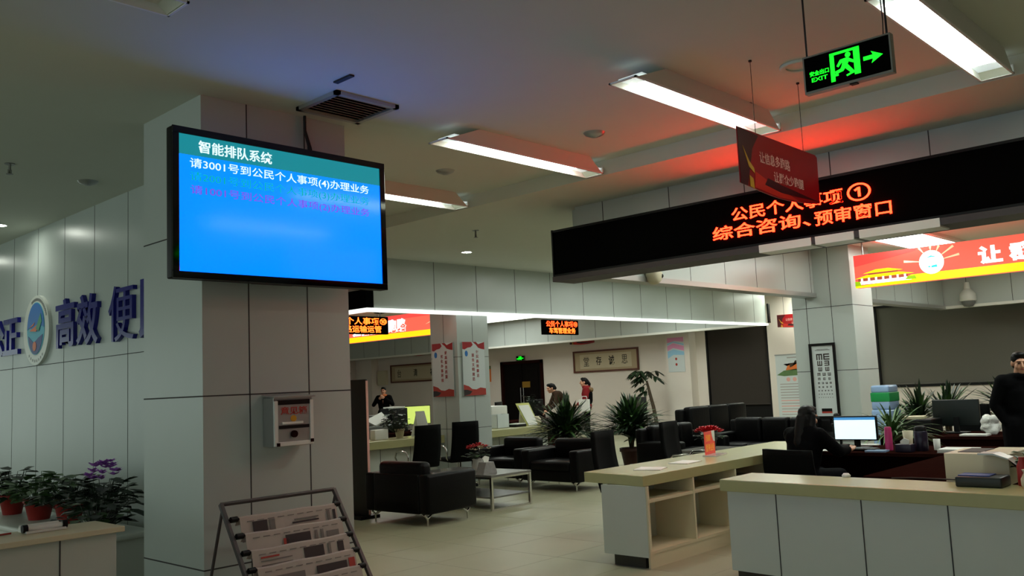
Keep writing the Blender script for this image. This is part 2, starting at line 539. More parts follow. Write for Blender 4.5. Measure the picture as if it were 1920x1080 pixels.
ceiling_light(1.62, True, 'largest and nearest of the long bright ceiling lights, right of the green exit sign')
ceiling_light(3.46, True, 'long bright ceiling light whose far end the red hanging sign covers')
ceiling_light(5.41, True, 'long bright ceiling light right of the air vent, wholly in view')
ceiling_light(7.40, True, 'farthest long bright ceiling light, half hidden behind the wall display')
ceiling_light(4.33, False, 'unlit ceiling light at the top left edge of the picture', 0.05, 2.2)

def panel_light(x0, x1, y0, y1, label, m='panel_diffuser'):
    t = thing('panel_light', label, 'ceiling light', ((x0 + x1) / 2, (y0 + y1) / 2, CS))
    f = MB()
    b = 0.09
    f.box(x0, x1, y0, y0 + b, 3.655, CS).box(x0, x1, y1 - b, y1, 3.655, CS).box(x0, x0 + b, y0 + b, y1 - b, 3.655, CS).box(x1 - b, x1, y0 + b, y1 - b, 3.655, CS)
    f.build('light_frame', 'white_lamp_frame', t)
    MB().box(x0 + b, x1 - b, y0 + b, y1 - b, 3.665, 3.675).build('diffuser', m, t)
panel_light(13.7, 16.3, 4.68, 5.6, 'broad bright panel light above the red lit banner on the right')
panel_light(18.2, 20.8, 18.36, 21.4, 'broad bright panel light beyond the panelled fascia, right of the column with two posters', 'panel_diffuser_soft')
panel_light(14.6, 17.2, 15.0, 16.0, 'added fill panel over the desks before the double door, unseen behind the panelled fascia')  # panels from here down are unseen fill, added to brighten the zones

panel_light(12.2, 14.6, 8.3, 9.2, 'added fill panel over the waiting area, unseen behind the long black display')
panel_light(9.4, 12.0, 4.68, 5.6, 'added fill panel over the right hand desk, unseen behind the long black display')
panel_light(9.4, 12.0, 1.2, 2.1, 'second added fill panel over the right hand desks, unseen behind the long black display')
panel_light(17.4, 19.9, 2.6, 3.6, 'added fill panel before the grey blind, unseen behind the red lit banner')
panel_light(17.4, 19.9, 4.8, 5.8, 'farther added fill panel before the pale fascia, unseen behind the red lit banner', 'panel_diffuser_soft')
panel_light(17.6, 20.2, 13.0, 14.0, 'added fill panel before the framed calligraphy, unseen behind the panelled fascia')
panel_light(15.4, 17.8, 8.3, 9.2, 'farther added fill panel over the black sofas, unseen behind the long black display')
panel_light(9.6, 12.0, 13.6, 14.5, 'added fill panel over the back counter, unseen behind the panelled fascia')

dl = thing('downlight', 'round bright downlight in the soffit above the panelled fascia', 'downlight', (9.595, 9.95, CS), 'downlights in the low soffit')
MB().lathe([(0.095, -0.012), (0.095, 0.0), (0.075, 0.0), (0.075, -0.012), (0.095, -0.012)], (9.595, 9.95, CS), 24, 0, False).build('trim_ring', 'white_lamp_frame', dl)
MB().cyl((9.595, 9.95, CS - 0.006), (9.595, 9.95, CS - 0.002), 0.074, 24).build('lamp', 'downlight_glow', dl)
dup(dl, (9.53, 7.83, CS), 0, 'round bright downlight at the far end of the long black display')
dup(dl, (15.05, 6.28, CS), 0, 'round bright downlight in the soffit just above the pillar with the sight chart')
dup(dl, (3.6, 12.0, CT), 0, 'small bright downlight at the left edge above the blue lettering')
dup(dl, (3.65, 14.9, CT), 0, 'downlight beyond the left picture edge, mirrored in the left wall')
for i, x_ in enumerate((12.2, 14.8, 17.4)):
    dup(dl, (x_, 9.95, CS), 0, ('first', 'second', 'third')[i] + ' downlight of the row mirrored in the panelled fascia, hidden by the black display')

v = thing('air_vent', 'square louvred air vent in the ceiling beside the wall display pillar', 'air vent', (4.16, 5.6, CT))
f = MB()
x0, x1, y0, y1 = 3.86, 4.46, 5.33, 5.87
f.box(x0, x1, y0, y0 + 0.04, CT - 0.03, CT).box(x0, x1, y1 - 0.04, y1, CT - 0.03, CT).box(x0, x0 + 0.04, y0, y1, CT - 0.03, CT).box(x1 - 0.04, x1, y0, y1, CT - 0.03, CT)
f.build('vent_frame', 'alu', v)
MB().box(x0 + .04, x1 - .04, y0 + .04, y1 - .04, CT - 0.006, CT - 0.002).build('vent_throat', 'black_matte', v)
for i in range(9):
    yy = y0 + 0.075 + i * 0.05
    MB().obox(((x0 + x1) / 2, yy, CT - 0.016), ((x1 - x0) / 2 - 0.04, 0.017, 0.0018), Matrix.Rotation(math.radians(28), 3, 'X')).build('slat', 'steel', v)
# access hatch scar by the vent: short dark bracket
tag(MB().box(3.74, 3.78, 5.0, 5.2, CT - 0.012, CT).build('ceiling_bracket', 'wire'), 'short dark bracket on the ceiling above the air vent', 'bracket')

def round_speaker(x, y, z, label, m='ceiling_paint'):
    s = MB().lathe([(0.0, -0.035), (0.05, -0.034), (0.085, -0.02), (0.1, 0.0)], (x, y, z), 24)
    s.lathe([(0.0, -0.045), (0.03, -0.043), (0.045, -0.034)], (x, y, z), 18)
    return tag(s.build('smoke_detector', m), label, 'smoke detector', 'round ceiling detectors')
round_speaker(6.21, 6.71, CT, 'round flat detector on the ceiling just right of the wall display top', 'alu')
round_speaker(6.35, 4.85, CT, 'round flat detector on the ceiling between the two middle ceiling lights', 'alu')
round_speaker(3.565, 9.185, CT, 'round flat detector on the ceiling left of the near pillar', 'alu')
rg = MB().lathe([(0.10, -0.012), (0.13, -0.02), (0.145, -0.012), (0.145, 0.0), (0.10, 0.0), (0.10, -0.012)], (6.17, 2.78, CT), 32, 0, False)
tag(rg.build('ceiling_ring', 'ceiling_paint'), 'reddish round ring on the ceiling behind the left end of the exit sign', 'ceiling ring')
def sprinkler(x, y, z, label):
    s = thing('sprinkler', label, 'sprinkler', (x, y, z), 'ceiling sprinklers')
    MB().lathe([(0.045, -0.006), (0.045, 0.0), (0.012, 0.0), (0.012, -0.006)], (x, y, z), 18).cyl((x, y, z), (x, y, z - 0.06), 0.012).build('pipe', 'steel', s)
    d = MB().lathe([(0.03, -0.1), (0.03, -0.096), (0.008, -0.094), (0.008, -0.06)], (x, y, z), 14)
    d.cyl((x - 0.014, y, z - 0.055), (x - 0.014, y, z - 0.095), 0.004, 6).cyl((x + 0.014, y, z - 0.055), (x + 0.014, y, z - 0.095), 0.004, 6)
    d.build('deflector', 'steel', s)
sprinkler(8.38, 8.5, CS, 'small sprinkler in the soffit over the downlight and panelled fascia')
sprinkler(6.70, 3.5, CT, 'small sprinkler on the ceiling above the red hanging sign')
sprinkler(2.75, 8.9, CT, 'small sprinkler at the left edge of the ceiling')

# ================================================================ WALL DISPLAY
tv = thing('wall_display', 'large black framed wall display with a blue queue screen on the near pillar', 'display', (3.7, 5.8, 2.95))
b = MB().rbox(2.797, 4.64, 5.775, 5.86, 2.425, 3.49, 0.012)
b.build('display_body', 'black', tv)
fz = MB()
for a in ((2.797, 4.64, 3.44, 3.49), (2.797, 4.64, 2.425, 2.475), (2.797, 2.845, 2.475, 3.44), (4.59, 4.64, 2.475, 3.44)):
    fz.box(a[0], a[1], 5.762, 5.776, a[2], a[3])
fz.build('bezel', 'bezel_gloss', tv, 0.003)
sc = MB().box(2.845, 4.59, 5.770, 5.774, 2.475, 3.295)
sc.box(2.845, 4.59, 5.770, 5.774, 3.295, 3.44, 1)
scr = sc.build('screen', ['screen_blue', 'screen_teal'], tv)
O = (0, 5.769, 0)
MB().text('智能排队系统', 2.99, 3.575, 3.322, 3.412, O, X, Z, 0.002, 0, 0.016).build('heading', 'text_white', scr)
MB().text('请3001号到公民个人事项(4)办理业务', 2.925, 4.475, 3.198, 3.278, O, X, Z, 0.002, 0, 0.004).build('lettering', 'text_white', scr)
MB().text('请2001号到公民个人事项(3)办理业务', 2.925, 4.475, 3.105, 3.182, O, X, Z, 0.002, 0, 0.002).build('lettering', 'text_green', scr)
MB().text('请1001号到公民个人事项(2)办理业务', 2.93, 4.475, 3.012, 3.086, O, X, Z, 0.002, 0, 0.0).build('lettering', 'text_purple', scr)
MB().box(3.4, 4.05, 5.85, 6.045, 2.6, 3.1).box(3.55, 3.9, 5.85, 6.045, 2.45, 3.3).build('wall_bracket', 'black', tv)
cb = MB()
cb.tube([(4.04, 6.02, CT), (4.04, 6.02, 3.72), (4.06, 6.0, 3.6), (4.05, 5.98, 3.4), (4.0, 5.9, 3.2)], 0.012)
cb.tube([(4.045, 6.03, CT), (4.045, 6.03, 3.75), (4.09, 6.02, 3.6), (4.12, 6.0, 3.4), (4.1, 5.9, 3.2)], 0.008)
cb.build('cable', 'wire', tv)

# suggestion box
bx = thing('suggestion_box', 'grey metal suggestion box with red lettering on the near pillar', 'suggestion box', (3.8, 6.0, 1.22))
MB().box(3.635, 3.975, 5.90, 6.045, 1.22, 1.585).build('box_body', 'alu', bx, 0.004)
MB().box(3.635, 3.665, 5.885, 5.90, 1.225, 1.56).box(3.945, 3.975, 5.885, 5.90, 1.225, 1.56).box(3.665, 3.945, 5.885, 5.90, 1.225, 1.255).build('front_rail', 'white_plastic', bx, 0.003)
MB().prism([(3.625, 5.87, 1.58), (3.625, 6.045, 1.6), (3.625, 6.045, 1.61), (3.625, 5.87, 1.592)], (0.36, 0, 0)).build('lid', 'alu', bx)
MB().box(3.665, 3.945, 5.888, 5.90, 1.53, 1.565).build('slot', 'black', bx)
fp = MB().box(3.668, 3.942, 5.892, 5.90, 1.255, 1.53)
pl = fp.build('front_plate', 'alu', bx)
O = (0, 5.8915, 0)
MB().text('意见箱', 3.69, 3.92, 1.455, 1.515, O, X, Z, 0.002, 0, 0.02).build('lettering', 'print_red', pl)
MB().disc((3.80, 1.425), 0.026, 0.024, O, X, Z, 0.003).build('badge', 'gold', pl)
MB().box(3.70, 3.88, 5.882, 5.892, 1.385, 1.402).build('paper_shelf', 'white_plastic', bx)
MB().box(3.675, 3.935, 5.885, 5.893, 1.352, 1.376).build('dark_strip', 'black', bx)
MB().cyl((3.80, 5.893, 1.31), (3.80, 5.872, 1.31), 0.026, 18).build('lock', 'dark_wood', bx)
MB().box(3.65, 3.675, 5.878, 5.886, 1.225, 1.25).build('corner_clip', 'dark_wood', bx)
MB().box(3.945, 3.97, 5.878, 5.886, 1.24, 1.265).build('corner_clip', 'dark_wood', bx)

# ================================================================ BLUE LETTERING AND EMBLEM ON THE LEFT WALL
Vw = (-1) * Y
def wall_char(ch, ya, yb, z0, z1, label, bold=0.022):
    # plane facing -X: u runs along -Y
    c = MB().text(ch, -ya, -yb, z0, z1, (4.069, 0, 0), Vw, Z, 0.045, 0, bold)
    tag(c.build('wall_character', 'letter_blue'), label, 'wall lettering', 'raised blue characters on the left wall')
wall_char('公', 13.85, 13.15, 2.29, 2.78, 'raised blue character cut by the left picture edge')
wall_char('正', 13.2, 12.62, 2.29, 2.77, 'raised blue character directly left of the round emblem')
wall_char('高', 11.32, 10.75, 2.275, 2.855, 'raised blue character directly right of the round emblem')
wall_char('效', 10.68, 10.08, 2.265, 2.845, 'second raised blue character right of the round emblem')
wall_char('便', 9.80, 9.17, 2.25, 2.85, 'raised blue character beside the near pillar edge', 0.0)
wall_char('民', 9.05, 8.45, 2.25, 2.85, 'raised blue character that the near pillar hides')
em = thing('round_emblem', 'round white and blue emblem plaque on the left wall between the blue characters', 'emblem', (4.03, 11.98, 2.1))
O = (4.03, 11.98, 2.55)
N1 = MB().cyl((4.07, 11.98, 2.55), (4.03, 11.98, 2.55), 0.435, 48)
N1.build('plaque', 'emblem_white', em, 0.008)
e = MB()
e.disc((0, 0.02), 0.30, 0.33, O, Vw, Z, 0.004, 0, 40)
ep = e.build('picture_disc', 'emblem_cyan', em)
O2 = (4.0255, 11.98, 2.55)
top = [(0.29 * math.cos(t), 0.02 + 0.32 * math.sin(t)) for t in [math.pi * i / 20 for i in range(21)]]
MB().flat(top + [(-0.2, 0.04), (0.05, -0.02), (0.2, 0.05)], O2, Vw, Z, 0.003).build('sky_shape', 'emblem_blue', ep)
low = [(0.25 * math.cos(t), -0.02 + 0.28 * math.sin(t)) for t in [math.pi * (1.05 + 0.9 * i / 20) for i in range(21)]]
MB().flat(low + [(0.1, -0.10), (-0.05, -0.16)], O2, Vw, Z, 0.003).build('water_shape', 'emblem_navy', ep)
O3 = (4.022, 11.98, 2.55)
MB().flat([(-0.2, 0.0), (0.05, 0.06), (0.16, 0.16), (0.1, 0.02), (0.02, -0.02)], O3, Vw, Z, 0.003).flat([(-0.2, 0.04), (-0.02, 0.1), (-0.06, 0.06)], O3, Vw, Z, 0.003).build('bird_shape', 'emblem_orange', ep)
MB().flat([(0.02, 0.02), (0.18, 0.2), (0.22, 0.1), (0.12, -0.02)], (4.0215, 11.98, 2.55), Vw, Z, 0.003).build('hill_shape', 'emblem_green', ep)
MB().disc((-0.02, -0.2), 0.06, 0.06, O3, Vw, Z, 0.003).build('sun_shape', 'emblem_orange', ep)
rim = MB()
for i in range(26):
    t = math.pi * (0.15 + 0.7 * i / 25) if i < 18 else math.pi * (1.3 + 0.4 * (i - 18) / 7)
    u, vv = 0.385 * math.cos(t), 0.385 * math.sin(t)
    rim.rect(u - 0.014, u + 0.014, vv - 0.016, vv + 0.016, O, Vw, Z, 0.003)
rim.build('rim_lettering', 'steel', em)

# ================================================================ LED DISPLAYS
led = thing('led_display', 'long black display box with glowing red text over the right service counter', 'display', (8.2, 3, 2.9))
MB().rbox(8.09, 8.295, -6.4, 6.88, 2.87, 3.41, 0.012).build('display_case', 'black_matte', led)
O = (8.085, 0, 0)
def ledtext(s, ya, yb, z0, z1, bold=0.012):
    MB().text(s, -ya, -yb, z0, z1, O, Vw, Z, 0.004, 0, bold).build('lettering', 'led_red', led)
ledtext('公民个人事项', 4.49, 3.33, 3.145, 3.285)
ledtext('①', 3.29, 3.07, 3.135, 3.30)
ledtext('综合咨询、', 4.72, 3.66, 2.975, 3.12)
ledtext('预审窗口', 3.62, 2.90, 2.965, 3.105)
ed = MB()
ed.box(8.075, 8.10, -6.4, 6.895, 3.395, 3.42).box(8.075, 8.10, -6.4, 6.895, 2.865, 2.885).box(8.07, 8.3, 6.88, 6.90, 2.862, 3.425)
ed.build('case_edge', 'black', led)
led2 = thing('led_display', 'black display box behind the near pillar, under the lower right corner of the blue screen', 'display', (8.5, 14, 2.9))
MB().rbox(8.46, 8.62, 11.06, 17.8, 2.89, 3.18, 0.01).build('display_case', 'black_matte', led2)
MB().text('公民个人事项', -15.8, -13.2, 2.95, 3.12, (8.455, 0, 0), Vw, Z, 0.004, 0, 0.012).build('lettering', 'led_red', led2)
struct(paneled(MB(), 8.62, 8.7, 11.17, 18, 2.89, CS, ys=[12 + .95 * i for i in range(6)]).build('fascia', ['panel', 'joint']))

def led_sign(x0, x1, y, z0, z1, l1, l2, label, m1, m2, pad):
    t = thing('led_sign', label, 'sign', ((x0 + x1) / 2, y, z0), 'small hanging LED window signs')
    MB().rbox(x0, x1, y, y + 0.07, z0, z1, 0.008).build('sign_case', 'black_matte', t)
    O = (0, y - 0.002, 0)
    h = z1 - z0
    MB().text(l1, x0 + pad[0], x1 - pad[1], z0 + 0.52 * h, z0 + 0.93 * h, O, X, Z, 0.003, 0, 0.012).build('lettering', m1, t)
    MB().text(l2, x0 + pad[2], x1 - pad[3], z0 + 0.08 * h, z0 + 0.48 * h, O, X, Z, 0.003, 0, 0.012).build('lettering', m2, t)
    for xx in (x0 + 0.15, x1 - 0.15):
        MB().cyl((xx, y + 0.035, z1), (xx, y + 0.035, CS), 0.008, 8).build('hanging_rod', 'steel', t)
led_sign(8.72, 9.85, 12.25, 2.575, 2.88, '民个人事项⑩', '道路运输运管', 'small LED sign with yellow text before the red lit banner by the near pillar', 'led_yellow', 'led_yellow', (0.05, 0.04, 0.04, 0.16))
led_sign(13.60, 14.72, 11.95, 2.59, 2.895, '公民个人事项⑩', '车驾管理业务', 'small LED sign with red and orange text hanging over the back counter', 'led_orange', 'led_yellow', (0.08, 0.04, 0.17, 0.11))

# ================================================================ RED LIT BANNERS
def lit_banner(name, xf, ya, yb, z0, z1, label):
    """xf: front face, ya > yb (left end, right end as seen)"""
    t = thing(name, label, 'lit banner', (xf, (ya + yb) / 2, z0), 'red lit banners of the service zones')
    MB().box(xf, xf + 0.14, yb, ya, z0, z1).build('banner_case', 'box_red', t)
    return t
for_rods = []
bR = lit_banner('lit_banner', 14.6, 5.93, 0.4, 2.93, 3.47, 'red and yellow lit banner beside the pillar with the sight chart')
O = (14.6, 5.93, 2.93)
L = 5.53
f = MB()
f.flat([(0, 0), (L, 0), (L, 0.125), (0.9, 0.125), (0.75, 0.06), (0, 0.03)], O, Vw, Z, 0.004)
yb_ = f.build('yellow_band', 'box_yellow', bR)
MB().flat([(0, 0.35), (0.35, 0.40), (1.0, 0.5), (1.0, 0.54), (0, 0.54)], O, Vw, Z, 0.003).build('red_swirl', 'box_red_deep', bR)
g = MB()
g.flat([(0.02, 0.05), (0.9, 0.05), (0.9, 0.10), (0.02, 0.10)], O, Vw, Z, 0.006, 0)
g.flat([(0.05, 0.10), (0.85, 0.10), (0.85, 0.15), (0.05, 0.15)], O, Vw, Z, 0.006, 1)
g.flat([(0.0, 0.15), (0.95, 0.15), (0.72, 0.195), (0.2, 0.195)], O, Vw, Z, 0.008, 2)
g.flat([(0.22, 0.195), (0.7, 0.195), (0.7, 0.225), (0.22, 0.225)], O, Vw, Z, 0.006, 1)
g.flat([(0.14, 0.225), (0.78, 0.225), (0.55, 0.275), (0.35, 0.275)], O, Vw, Z, 0.008, 2)
for i in range(7):
    g.flat([(0.1 + i * .115, 0.1), (0.13 + i * .115, 0.1), (0.13 + i * .115, 0.15), (0.1 + i * .115, 0.15)], O, Vw, Z, 0.008, 0)
g.flat([(0.0, 0.03), (0.1, 0.03), (0.08, 0.1), (0.0, 0.11)], O, Vw, Z, 0.009, 3).flat([(0.8, 0.06), (0.98, 0.05), (0.96, 0.11), (0.85, 0.11)], O, Vw, Z, 0.009, 3)
g.build('gatehouse_drawing', ['box_white', 'box_brown', 'box_yellow', 'box_green'], bR)
ce = MB().disc((1.22, 0.285), 0.185, 0.185, O, Vw, Z, 0.006)
ce = ce.build('emblem_disc', 'box_white', bR)
MB().flat([(1.13, 0.35), (1.22, 0.39), (1.31, 0.36), (1.22, 0.365)], O, Vw, Z, 0.009).flat([(1.14, 0.22), (1.2, 0.2), (1.2, 0.23)], O, Vw, Z, 0.009).flat([(1.21, 0.2), (1.3, 0.2), (1.3, 0.24), (1.22, 0.23)], O, Vw, Z, 0.009).build('emblem_mark', 'box_teal', ce)
ry = MB()
for a in (10, 32, 62, 90, 125, 172):
    c, s = math.cos(math.radians(a)), math.sin(math.radians(a))
    r1 = min(0.40, 0.245 / max(s, 0.01)) if s > 0.3 else 0.42
    ry.flat([(1.22 + 0.19 * c + 0.006 * s, 0.285 + 0.19 * s - 0.006 * c), (1.22 + r1 * c + 0.018 * s, 0.285 + r1 * s - 0.018 * c), (1.22 + r1 * c - 0.018 * s, 0.285 + r1 * s + 0.018 * c), (1.22 + 0.19 * c - 0.006 * s, 0.285 + 0.19 * s + 0.006 * c)], O, Vw, Z, 0.004)
ry.build('sunburst_drawing', 'box_pale', bR)
for ch, u in (('让', 1.90), ('群', 2.32), ('众', 2.80), ('少', 3.28), ('跑', 3.76), ('腿', 4.24)):
    MB().text(ch, u, u + 0.33, 0.16, 0.43, O, Vw, Z, 0.02, 0, 0.045).build('lettering', 'box_white', bR)
bL = lit_banner('lit_banner', 13.9, 20.3, 15.3, 2.86, 3.42, 'red and yellow lit banner seen through the gap beside the near pillar')
O = (13.9, 20.3, 2.86)
L = 5.0
MB().flat([(0, 0), (L, 0), (L, 0.13), (0, 0.13)], O, Vw, Z, 0.004).build('yellow_band', 'box_yellow', bL)
MB().flat([(0, 0.42), (L, 0.47), (L, 0.56), (0, 0.56)], O, Vw, Z, 0.003).build('red_swirl', 'box_red_deep', bL)
for i, ch in enumerate('让信息多跑路'):
    u = 1.55 + 0.36 * i
    MB().text(ch, u, u + 0.34, 0.15, 0.47, O, Vw, Z, 0.02, 0, 0.05).build('lettering', 'box_white', bL)
h = MB()
h.flat([(4.66, 0.22), (4.86, 0.22), (4.8, 0.36), (4.74, 0.42), (4.72, 0.36)], O, Vw, Z, 0.008, 0).flat([(4.4, 0.26), (4.68, 0.32), (4.68, 0.36)], O, Vw, Z, 0.008, 1).flat([(4.7, 0.42), (4.78, 0.42), (4.78, 0.52), (4.62, 0.47)], O, Vw, Z, 0.008, 0)
h.flat([(4.66, 0.02), (4.94, 0.02), (4.94, 0.16), (4.84, 0.22), (4.72, 0.2), (4.64, 0.12)], O, Vw, Z, 0.008, 2)
h.build('carved_post_drawing', ['box_white', 'box_pale', 'box_yellow'], bL)

for b_, x_, ys_, z_ in ((bR, 14.67, (5.8, 3.2, 1.0), 3.47), (bL, 13.97, (19.8, 17.8, 15.8), 3.42)):
    for y_ in ys_:
        MB().cyl((x_, y_, z_), (x_, y_, CS), 0.012, 8).build('hanging_rod', 'steel', b_)

# ================================================================ EXIT SIGNS
def exit_sign(x, ya, yb, z0, z1, label, wires):
    t = thing('exit_sign', label, 'exit sign', (x, (ya + yb) / 2, z0), 'green lit exit signs')
    MB().box(x, x + 0.035, yb, ya, z0, z1).build('sign_panel', 'black_matte', t)
    W, H = ya - yb, z1 - z0
    fr_ = MB()
    e = 0.045 * H
    fr_.box(x - 0.006, x + 0.04, yb - e, ya + e, z0 - e * 1.6, z0).box(x - 0.006, x + 0.04, yb - e, ya + e, z1, z1 + e).box(x - 0.006, x + 0.04, ya, ya + e, z0, z1).box(x - 0.006, x + 0.04, yb - e, yb, z0, z1)
    fr_.build('sign_frame', 'steel', t)
    O = Vector((x - 0.001, ya, z0))
    def P(pts):
        return [(u * W, v * H) for u, v in pts]
    d = MB()
    for pts in ([(.31, .10), (.36, .10), (.36, .93), (.31, .93)], [(.31, .86), (.66, .86), (.66, .93), (.31, .93)], [(.59, .15), (.66, .15), (.66, .93), (.59, .93)], [(.36, .24), (.40, .24), (.40, .31), (.36, .31)]):
        d.flat(P(pts), O, Vw, Z, 0.003)
    d.build('doorway_pictogram', 'exit_green', t)
    r = MB()
    r.disc((.525 * W, .77 * H), .032 * W, .075 * H, O, Vw, Z, 0.003, 0, 18)
    for pts in ([(.43, .68), (.52, .70), (.535, .60), (.50, .44), (.44, .46), (.455, .56)],
                [(.52, .70), (.60, .56), (.585, .50), (.51, .60)],
                [(.43, .68), (.385, .52), (.405, .48), (.45, .60)],
                [(.44, .47), (.50, .47), (.46, .34), (.37, .30), (.365, .38), (.43, .42)],
                [(.46, .47), (.52, .49), (.60, .22), (.56, .20)],
                [(.50, .16), (.56, .20), (.555, .25), (.49, .20)]):
        a = sum(pts[i][0] * pts[(i + 1) % len(pts)][1] - pts[(i + 1) % len(pts)][0] * pts[i][1] for i in range(len(pts)))
        r.flat(P(pts if a > 0 else pts[::-1]), O, Vw, Z, 0.003)
    r.build('runner_pictogram', 'exit_green', t)
    a = MB().flat(P([(.70, .46), (.81, .46), (.79, .34), (.92, .51), (.79, .68), (.81, .57), (.70, .57)]), O, Vw, Z, 0.003)
    a.build('arrow_pictogram', 'exit_green', t)
    MB().text('安全出口', .055 * W, .29 * W, .42 * H, .57 * H, O, Vw, Z, 0.003, 0, 0.02).text('EXIT', .075 * W, .27 * W, .25 * H, .37 * H, O, Vw, Z, 0.003, 0, 0.01).build('lettering', 'exit_green', t)
    if wires:
        for yy in (ya - 0.01, yb + 0.015):
            MB().cyl((x + 0.018, yy, z1), (x + 0.018, yy, CT), 0.006, 8).build('hanging_rod', 'wire', t)
        MB().tube([(x + 0.018, yb + 0.035, z1), (x + 0.02, yb + 0.03, z1 + 0.1), (x + 0.018, yb + 0.04, CT)], 0.003, 6).build('cable', 'wire', t)
        MB().box(x - 0.004, x + 0.03, ya - W * .6, ya - W * .52, z0 - e * 2.4, z0 - e * 1.6).build('test_button', 'black', t)
    return t
exit_sign(4.8, 2.133, 1.655, 3.182, 3.378, 'green exit sign hanging from the ceiling at top right', True)
exit_sign(22.44, 21.03, 20.66, 2.42, 2.57, 'tiny green exit sign above the dark double door', False)

# ================================================================ RED HANGING SLOGAN SIGNS
hs = thing('hanging_sign', 'red hanging sign with pale lettering in front of the long black display', 'sign', (6.13, 2.97, 2.885), 'red slogan signs hanging on wires')
O = (5.5, 2.97, 2.885)
low = [(0.0, 0.03)] + [(0.1 + i * 0.1, 0.02 - 0.035 * math.sin(math.pi * i / 11)) for i in range(12)] + [(1.25, 0.03)]
pl = MB().flat(low + [(1.26, 0.40), (1.23, 0.415), (0.0, 0.43)], O, X, Z, 0.006)
pl.v = [(p[0], p[1] + 0.003, p[2]) for p in pl.v]
pl = pl.build('sign_board', 'red_print', hs)
O = (5.5, 2.9665, 2.885)
MB().flat([(0.005, 0.025), (0.10, 0.02), (0.2, 0.30), (0.3, 0.41), (0.005, 0.425)], O, X, Z, 0.002).build('dark_drape', 'red_print_dark', pl)
MB().flat([(0.06, 0.30), (0.13, 0.16), (0.21, 0.12), (0.2, 0.16), (0.14, 0.2)], (5.5, 2.964, 2.885), X, Z, 0.002).flat([(0.13, 0.02), (0.19, 0.01), (0.18, 0.08), (0.13, 0.1)], (5.5, 2.964, 2.885), X, Z, 0.002).build('gold_ribbon', 'gold', pl)
MB().flat([(0.2, 0.02), (0.55, -0.005), (0.9, 0.0), (0.5, 0.07), (0.22, 0.14)], O, X, Z, 0.002).build('bright_sweep', 'red_print_bright', pl)
MB().flat([(0.35, 0.06), (0.6, 0.03), (1.2, 0.04), (0.6, 0.09), (0.4, 0.115)], (5.5, 2.9655, 2.885), X, Z, 0.002).build('skyline_print', 'red_print_dark', pl)
MB().text('让信息多跑路', 0.30, 0.77, 0.215, 0.30, O, X, Z, 0.002, 0, 0.01).build('lettering', 'pink_text', pl)
MB().text('让群众少跑腿', 0.50, 0.98, 0.10, 0.18, O, X, Z, 0.002, 0, 0.01).build('lettering', 'pink_text', pl)
for xx in (5.775, 6.53):
    MB().cyl((xx, 2.97, 3.27), (xx, 2.97, CT), 0.0022, 6).build('hanging_wire', 'wire', hs)
    MB().cyl((xx, 2.97, CT - 0.012), (xx, 2.97, CT), 0.012, 10).build('ceiling_hook', 'wire', hs)
def far_sign(x, y, z, label):
    d = dup(hs, (x, y, z), -math.pi / 2, label, None, (0.8, 0.8, 0.8))
    for c in list(d.children):
        if c.name.startswith(('hanging_wire', 'ceiling_hook')):
            bpy.data.objects.remove(c)
    full = Matrix.LocRotScale(Vector((x, y, z)), Matrix.Rotation(-math.pi / 2, 3, 'Z').to_quaternion(), Vector((.8, .8, .8)))
    for s in (-0.3, 0.3):
        o = MB().cyl((x, y + s, z + 0.31), (x, y + s, CS), 0.004, 6).build('hanging_wire', 'wire', d)
        o.matrix_parent_inverse = full.inverted() @ Matrix.Translation((x, y, z))
    return d
far_sign(22.0, 10.6, 2.78, 'small red hanging sign on the pink wall left of the pillar with the sight chart')
far_sign(22.0, 17.75, 2.78, 'small red hanging sign above the framed calligraphy beside the double door')
far_sign(22.0, 25.6, 2.86, 'small red hanging sign at the top left edge of the column with two posters')
# ================================================================ COUNTERS, DESKS, LEDGES
ca = thing('service_counter', 'cream topped counter with open shelves in the middle foreground', 'counter', (8.2, 4.8, 0))
x0, x1 = 6.355, 10.15
MB().prism([(6.345, 4.54, 0.69), (x1, 4.54, 0.69), (x1, 5.28, 0.69), (6.47, 5.28, 0.69)], (0, 0, 0.09)).build('counter_top', 'cream_stone', ca, 0.005)
MB().box(x0, x0 + 0.03, 4.53, 5.0, 0.1, 0.69).build('end_panel', 'counter_white', ca)
MB().box(x0 + 0.03, x1, 4.97, 5.0, 0.1, 0.69).build('back_panel', 'counter_white', ca)
for z_ in (0.115, 0.545):
    MB().box(x0 + 0.03, x1, 4.545, 4.97, z_, z_ + 0.025).build('shelf', 'shelf_cream', ca)
for xx in (7.12, 7.88, 8.64, 9.40, 10.12):
    MB().box(xx, xx + 0.024, 4.54, 4.97, 0.14, 0.69).build('divider', 'shelf_cream', ca)
MB().box(x0 + 0.005, x0 + 0.035, 4.515, 4.545, 0.1, 0.69).build('edge_strip', 'shelf_cream', ca)
MB().box(x0 + 0.05, x1, 4.6, 4.93, 0.0, 0.115).build('plinth', 'kick', ca)
MB().box(x0 + 0.05, x1, 4.55, 4.57, 0.0, 0.115).build('toe_board', 'shelf_cream', ca)

